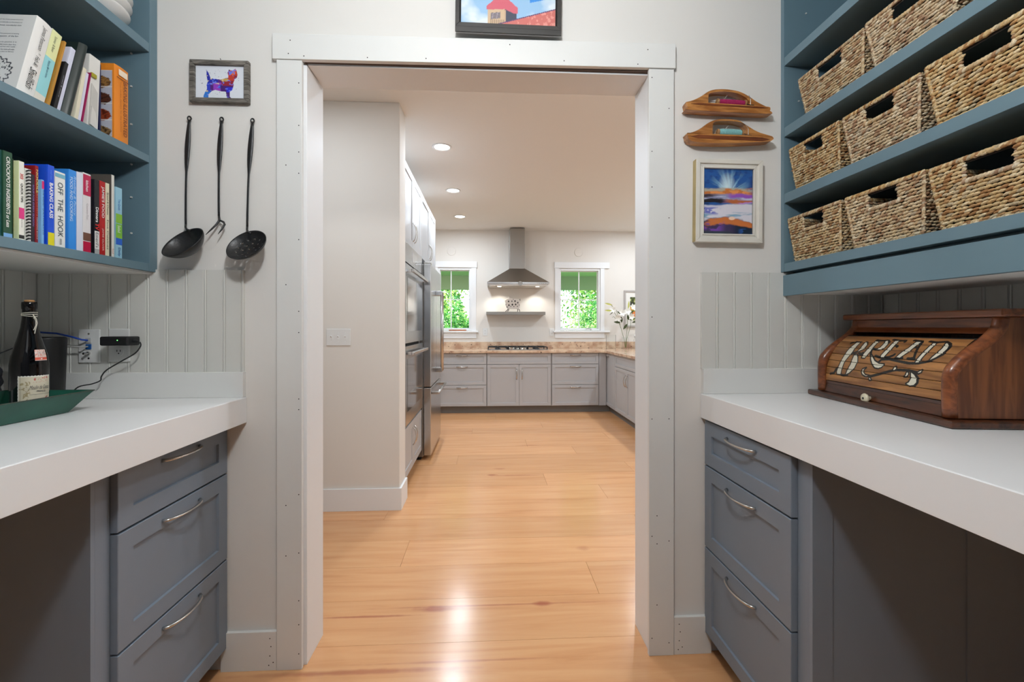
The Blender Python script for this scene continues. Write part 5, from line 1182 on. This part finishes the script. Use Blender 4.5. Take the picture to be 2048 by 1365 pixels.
for c, d, L, w_ in (((-.09, -.03, .42), (-.9, 0, .1), .11, .018), ((-.07, -.03, .42), (-.1, 0, 1), .10, .02), ((.02, -.03, .40), (-.6, 0, -.8), .11, .02), ((.04, -.03, .46), (-.1, 0, 1), .09, .018), ((.05, -.03, .47), (.5, 0, .5), .07, .018), ((.10, -.03, .42), (.8, 0, .3), .1, .018), ((-.14, -.03, .60), (.6, 0, -.5), .07, .012), ((-.20, -.03, .60), (-.7, 0, -.6), .09, .006)):
    leaf(c, d, L, w_, leafm)
for c, d in (((-.22, -.03, .70), (-1, 0, .25)), ((-.22, -.03, .61), (-1, 0, .05)), ((.035, -.03, .64), (.1, 0, 1))):
    leaf(c, d, .13, .014, bud, 'bud')
r = empty('glass_jar', (1.97, 7.16, .9435), 0, 'clear empty glass cylinder jar left of the lilies', 'jar')
obj('glass_body', lathe([(0, 0), (.075, 0), (.078, .004), (.078, .225)], 32), M['clearglass'], r, smooth=True)
r = empty('soap_dispenser', (2.36, 7.12, .9435), 0, 'white-capped glass bottle at the right of the lilies', 'bottle')
obj('glass_body', lathe([(0, 0), (.028, 0), (.03, .003), (.03, .15), (.014, .17), (.014, .18), (0, .18)], 24), M['clearglass'], r, smooth=True); obj('cap', lathe([(0, .181), (.022, .181), (.024, .21), (.016, .23), (0, .232)], 20), M['plate'], r, smooth=True)

# ------------------------------------------------------------------ oven wall and fridge
KX = -.645
U0 = 3.445
def L2(y): return y-U0
r = empty('oven_cabinet', (KX, U0, 0), PI/2, 'tall light grey cabinet holding the double wall oven', 'cabinet')
kc = M['kcab']
obj('carcass', B((.002, L2(4.385), .0215, .69, .10, .50), (.002, L2(4.385), .0215, .69, 1.965, 2.59), (.002, .03, .0215, .69, .5, 1.965), (L2(4.385)-.03, L2(4.385), .0215, .69, .5, 1.965), (.03, L2(4.385)-.03, .64, .69, .5, 1.965)), kc, r)
dl = (L2(4.385)-.008)/2
for i, x in enumerate((.004, .006+dl)):
    f = obj('door', shaker(dl-.002, .39, .0205, .06, .006, x, .105), kc, r); add_pull(f, (.004+dl)+(-.035 if i == 0 else .042), .36, .15, True)
    f = obj('door', shaker(dl-.002, .628, .0205, .06, .006, x, 1.962), kc, r); add_pull(f, (.004+dl)+(-.035 if i == 0 else .042), 2.10, .16, True)
obj('toe_kick', B((0, L2(4.385), .075, .085, 0, .10)), M['toe'], r)
r = empty('wall_oven', (KX, U0, 0), PI/2, 'stainless double wall oven with two bar handles', 'oven')
x0, x1 = .032, L2(4.385)-.032
obj('body', B((x0+.002, x1-.002, .0215, .6, .512, 1.955)), M['dark'], r)
obj('control_panel', B((x0, x1, -.008, .021, 1.80, 1.955)), M['steel'], r, bevel=.002)
obj('display', B((.36, .60, -.0095, -.0078, 1.835, 1.92)), M['blackglass'], r)
for z0, z1, g0, g1 in ((1.165, 1.785, 1.26, 1.68), (.525, 1.142, .63, 1.04)):
    d = obj('oven_door', B((x0, x1, -.014, .021, z0, z1)), M['steel'], r, bevel=.002)
    obj('oven_window', B((x0+.07, x1-.07, -.0155, -.0135, g0, g1)), M['blackglass'], d)
    hz = z1-.055
    h = obj('bar_handle', B((x0+.03, x1-.03, -.074, -.050, hz-.014, hz+.014)), M['steel'], d, bevel=.006)
    for xx in (x0+.05, x1-.07): obj('handle_post', B((xx, xx+.02, -.052, -.0135, hz-.012, hz+.012)), M['steel'], d, bevel=.002)
r = empty('fridge_surround', (KX, U0, 0), PI/2, 'light grey cabinet above the refrigerator with tall side panel', 'cabinet')
a, b = L2(4.389), L2(5.52)
obj('carcass', B((a, b, .0215, .69, 1.965, 2.59)), kc, r); obj('side_panel', B((b-.20, b, .05, .69, 0, 1.964)), kc, r)
w_ = (b-a-.004)/2
for i in range(2):
    f = obj('door', shaker(w_-.003, .628, .0205, .06, .006, a+.002+i*w_, 1.962), kc, r); add_pull(f, a+.002+w_+(-.04 if i == 0 else .04), 2.10, .16, True)
# fridge
r = empty('refrigerator', (-.557, 4.400, 0), PI/2, 'stainless french-door refrigerator with bottom freezer drawer', 'refrigerator')
FW = .885
obj('cabinet_body', B((.004, FW-.004, .075, .74, .03, 1.90)), mat('fridge_side_steel', (150, 148, 146), .32, metal=1, noise=.05, nscale=3), r, bevel=.004)
obj('plinth', B((.02, FW-.02, .10, .7, 0, .03)), M['dark'], r)
for i in range(2):
    d = obj('door', B((i*FW/2+.001, (i+1)*FW/2-.001, 0, .072, .712, 1.905)), M['steel'], r, bevel=.006)
    hx = FW/2+(-.042 if i == 0 else .042)
    obj('bar_handle', tube([(hx, -.062, .83), (hx, -.062, 1.66)], .013, 14), M['steel'], d, smooth=True)
    for z in (.84, 1.65): obj('handle_post', B((hx-.013, hx+.013, -.068, .0, z-.024, z+.024)), M['steel'], d, bevel=.004)
d = obj('freezer_drawer', B((.001, FW-.001, 0, .072, .045, .702)), M['steel'], r, bevel=.006)
obj('bar_handle', tube([(.06, -.062, .645), (FW-.06, -.062, .645)], .013, 14), M['steel'], d, smooth=True)
for x in (.07, FW-.07): obj('handle_post', B((x-.02, x+.02, -.068, 0, .632, .658)), M['steel'], d, bevel=.004)
obj('hinge', B((.01, .09, -.0, .07, 1.906, 1.925)), M['nickel'], r, bevel=.003)
# recessed lights; the doorway and side hall ones are added, out of view
lens = mat('lamp_lens', (255, 250, 242), .4, emit=(255, 248, 236), estr=14)
names = ['recessed ceiling light nearest the doorway', 'recessed ceiling light in the middle of the row', 'recessed ceiling light nearest the range hood wall', 'recessed ceiling light over the right run, nearest', 'recessed ceiling light over the right run, middle', 'recessed ceiling light over the right run, farthest', 'added unseen ceiling light just inside the doorway', 'added unseen ceiling light in the side hall']
for (x, y), nm in zip(KL, names):
    r = empty('ceiling_light', (x, y, CZ), 0, nm, 'ceiling light', 'recessed kitchen ceiling lights')
    obj('trim_ring', lathe([(.066, -.0005), (.086, -.0005), (.084, -.006), (.072, -.008), (.066, -.004)], 36), M['jamb'], r, smooth=True)
    obj('lens', lathe([(0, -.003), (.066, -.003), (.066, -.001), (0, -.001)], 36), lens, r)

# ------------------------------------------------------------------ outside the kitchen windows
tag(struct('porch_ceiling', B((-3, 4.5, KB+.14, 9.9, 2.42, 2.46)), mat('green_soffit', (196, 224, 196), .6)), None)
bmx = empty('porch_beam', (0, 9.9, 0), 0, 'green painted porch beam outside the kitchen windows', 'beam')
obj('beam', B((-3, 4.5, 0, .14, 2.12, 2.42)), mat('green_beam', (186, 200, 182), .6), bmx)
struct('ground', B((-14, 14, KB+.14, 30, -.5, -.4)), mat('lawn', (110, 140, 60), .9, noise=.2, nscale=3))
def foliage_mat(name, c1):
    m, nt, b = new_mat(name); b.inputs['Roughness'].default_value = .5; L = nt.links.new
    at = nt.nodes.new('ShaderNodeAttribute'); at.attribute_name = 'ink'; L(at.outputs['Color'], b.inputs['Base Color'])
    tr = nt.nodes.new('ShaderNodeBsdfTranslucent'); L(at.outputs['Color'], tr.inputs[0]); mx = nt.nodes.new('ShaderNodeMixShader'); mx.inputs[0].default_value = .4
    out = nt.nodes['Material Output']; L(b.outputs[0], mx.inputs[1]); L(tr.outputs[0], mx.inputs[2]); L(mx.outputs[0], out.inputs[0]); return m
LM = foliage_mat('leaf_green', None)
def shrub(label, cx, cy, rx, ry, z0, z1, n, seed, pal, leafs=.07, nm='shrub', cat='shrub'):
    n = int(n*2.6)
    root = empty(nm, (cx, cy, -.4), 0, label, cat, 'greenery outside the kitchen windows'); rs = np.random.RandomState(seed)
    p = rs.normal(size=(n, 3)); p /= np.linalg.norm(p, axis=1)[:, None]; q = rs.rand(n, 1)**.45; p = p*q*(1+.25*np.sin(p[:, :1]*9+p[:, 2:]*7+seed))
    p = p*np.array([rx, ry, (z1-z0)/2]); p[:, 2] += (z0+z1)/2+.4
    d = rs.normal(size=(n, 3)); d /= np.linalg.norm(d, axis=1)[:, None]; e = np.cross(d, rs.normal(size=(n, 3))); e /= np.linalg.norm(e, axis=1)[:, None]
    L_ = leafs*.55*(.6+.8*rs.rand(n, 1)); A = p-d*L_; Bq = p+e*L_*.38; Cq = p+d*L_; D_ = p-e*L_*.38
    co = np.stack([A, Bq, Cq, D_], 1).reshape(-1, 3); me = bpy.data.meshes.new('foliage'); me.vertices.add(len(co)); me.vertices.foreach_set('co', co.astype('f').ravel())
    me.loops.add(n*4); me.loops.foreach_set('vertex_index', np.arange(n*4, dtype='i')); me.polygons.add(n); me.polygons.foreach_set('loop_start', np.arange(0, n*4, 4, dtype='i')); me.update(calc_edges=True)
    cl = np.array([lin(c) for c in pal])[rs.randint(0, len(pal), n)]*(.7+.6*rs.rand(n, 1)); col = np.repeat(np.concatenate([cl, np.ones((n, 1))], 1), 4, 0)
    at = me.color_attributes.new('ink', 'FLOAT_COLOR', 'POINT'); at.data.foreach_set('color', col.astype('f').ravel())
    o = obj('foliage', me, LM, root); o['kind'] = 'stuff'
    zb = (z0+z1)/2+.4
    bm = bmesh.new()
    for i in range(5): tube([(.1*math.cos(i*1.3), .1*math.sin(i*1.3), 0), (rx*.35*math.cos(i*1.3), ry*.35*math.sin(i*1.3), zb)], [.05, .02], 6, bm)
    obj('trunk', bm, mat('bark', (96, 84, 68), .9), root)
pal1 = [(176, 206, 96), (210, 222, 140), (130, 180, 76), (232, 236, 200)]; pal2 = [(76, 150, 70), (110, 176, 80), (150, 200, 100), (60, 130, 60)]; pal3 = [(226, 232, 220), (190, 206, 190), (150, 186, 150)]
shrub('dark green bush outside the left kitchen window', -.85, 12.2, .65, .6, -.4, 1.9, 2600, 1, pal2, .10)
shrub('bright feathery shrub low outside the left kitchen window', -1.75, 10.9, .35, .35, -.4, 1.45, 2200, 2, pal1, .06)
shrub('lime green shrub outside the right kitchen window', 2.3, 11.2, .8, .6, -.4, 1.5, 3600, 3, pal1, .06)
shrub('mid green bush behind the lime shrub outside the right window', 3.3, 13.4, .8, .7, -.4, 2.1, 2600, 4, pal2, .09)
shrub('pale leafy bush at the left edge of the right kitchen window', 1.55, 13.4, .6, .6, -.4, 2.4, 1800, 5, pal3, .08)
shrub('tree far behind the left kitchen window', -2.2, 18, 1.7, 1.5, .6, 6, 3500, 6, pal2+pal1, .16, 'tree', 'tree')
shrub('tree far behind the right kitchen window', 4.6, 18, 1.9, 1.5, .4, 6, 3500, 7, pal1+pal2, .16, 'tree', 'tree')
shrub('tree far behind the range hood wall', 1.0, 21, 1.4, 1.2, .2, 6, 3000, 8, pal3+pal2, .18, 'tree', 'tree')
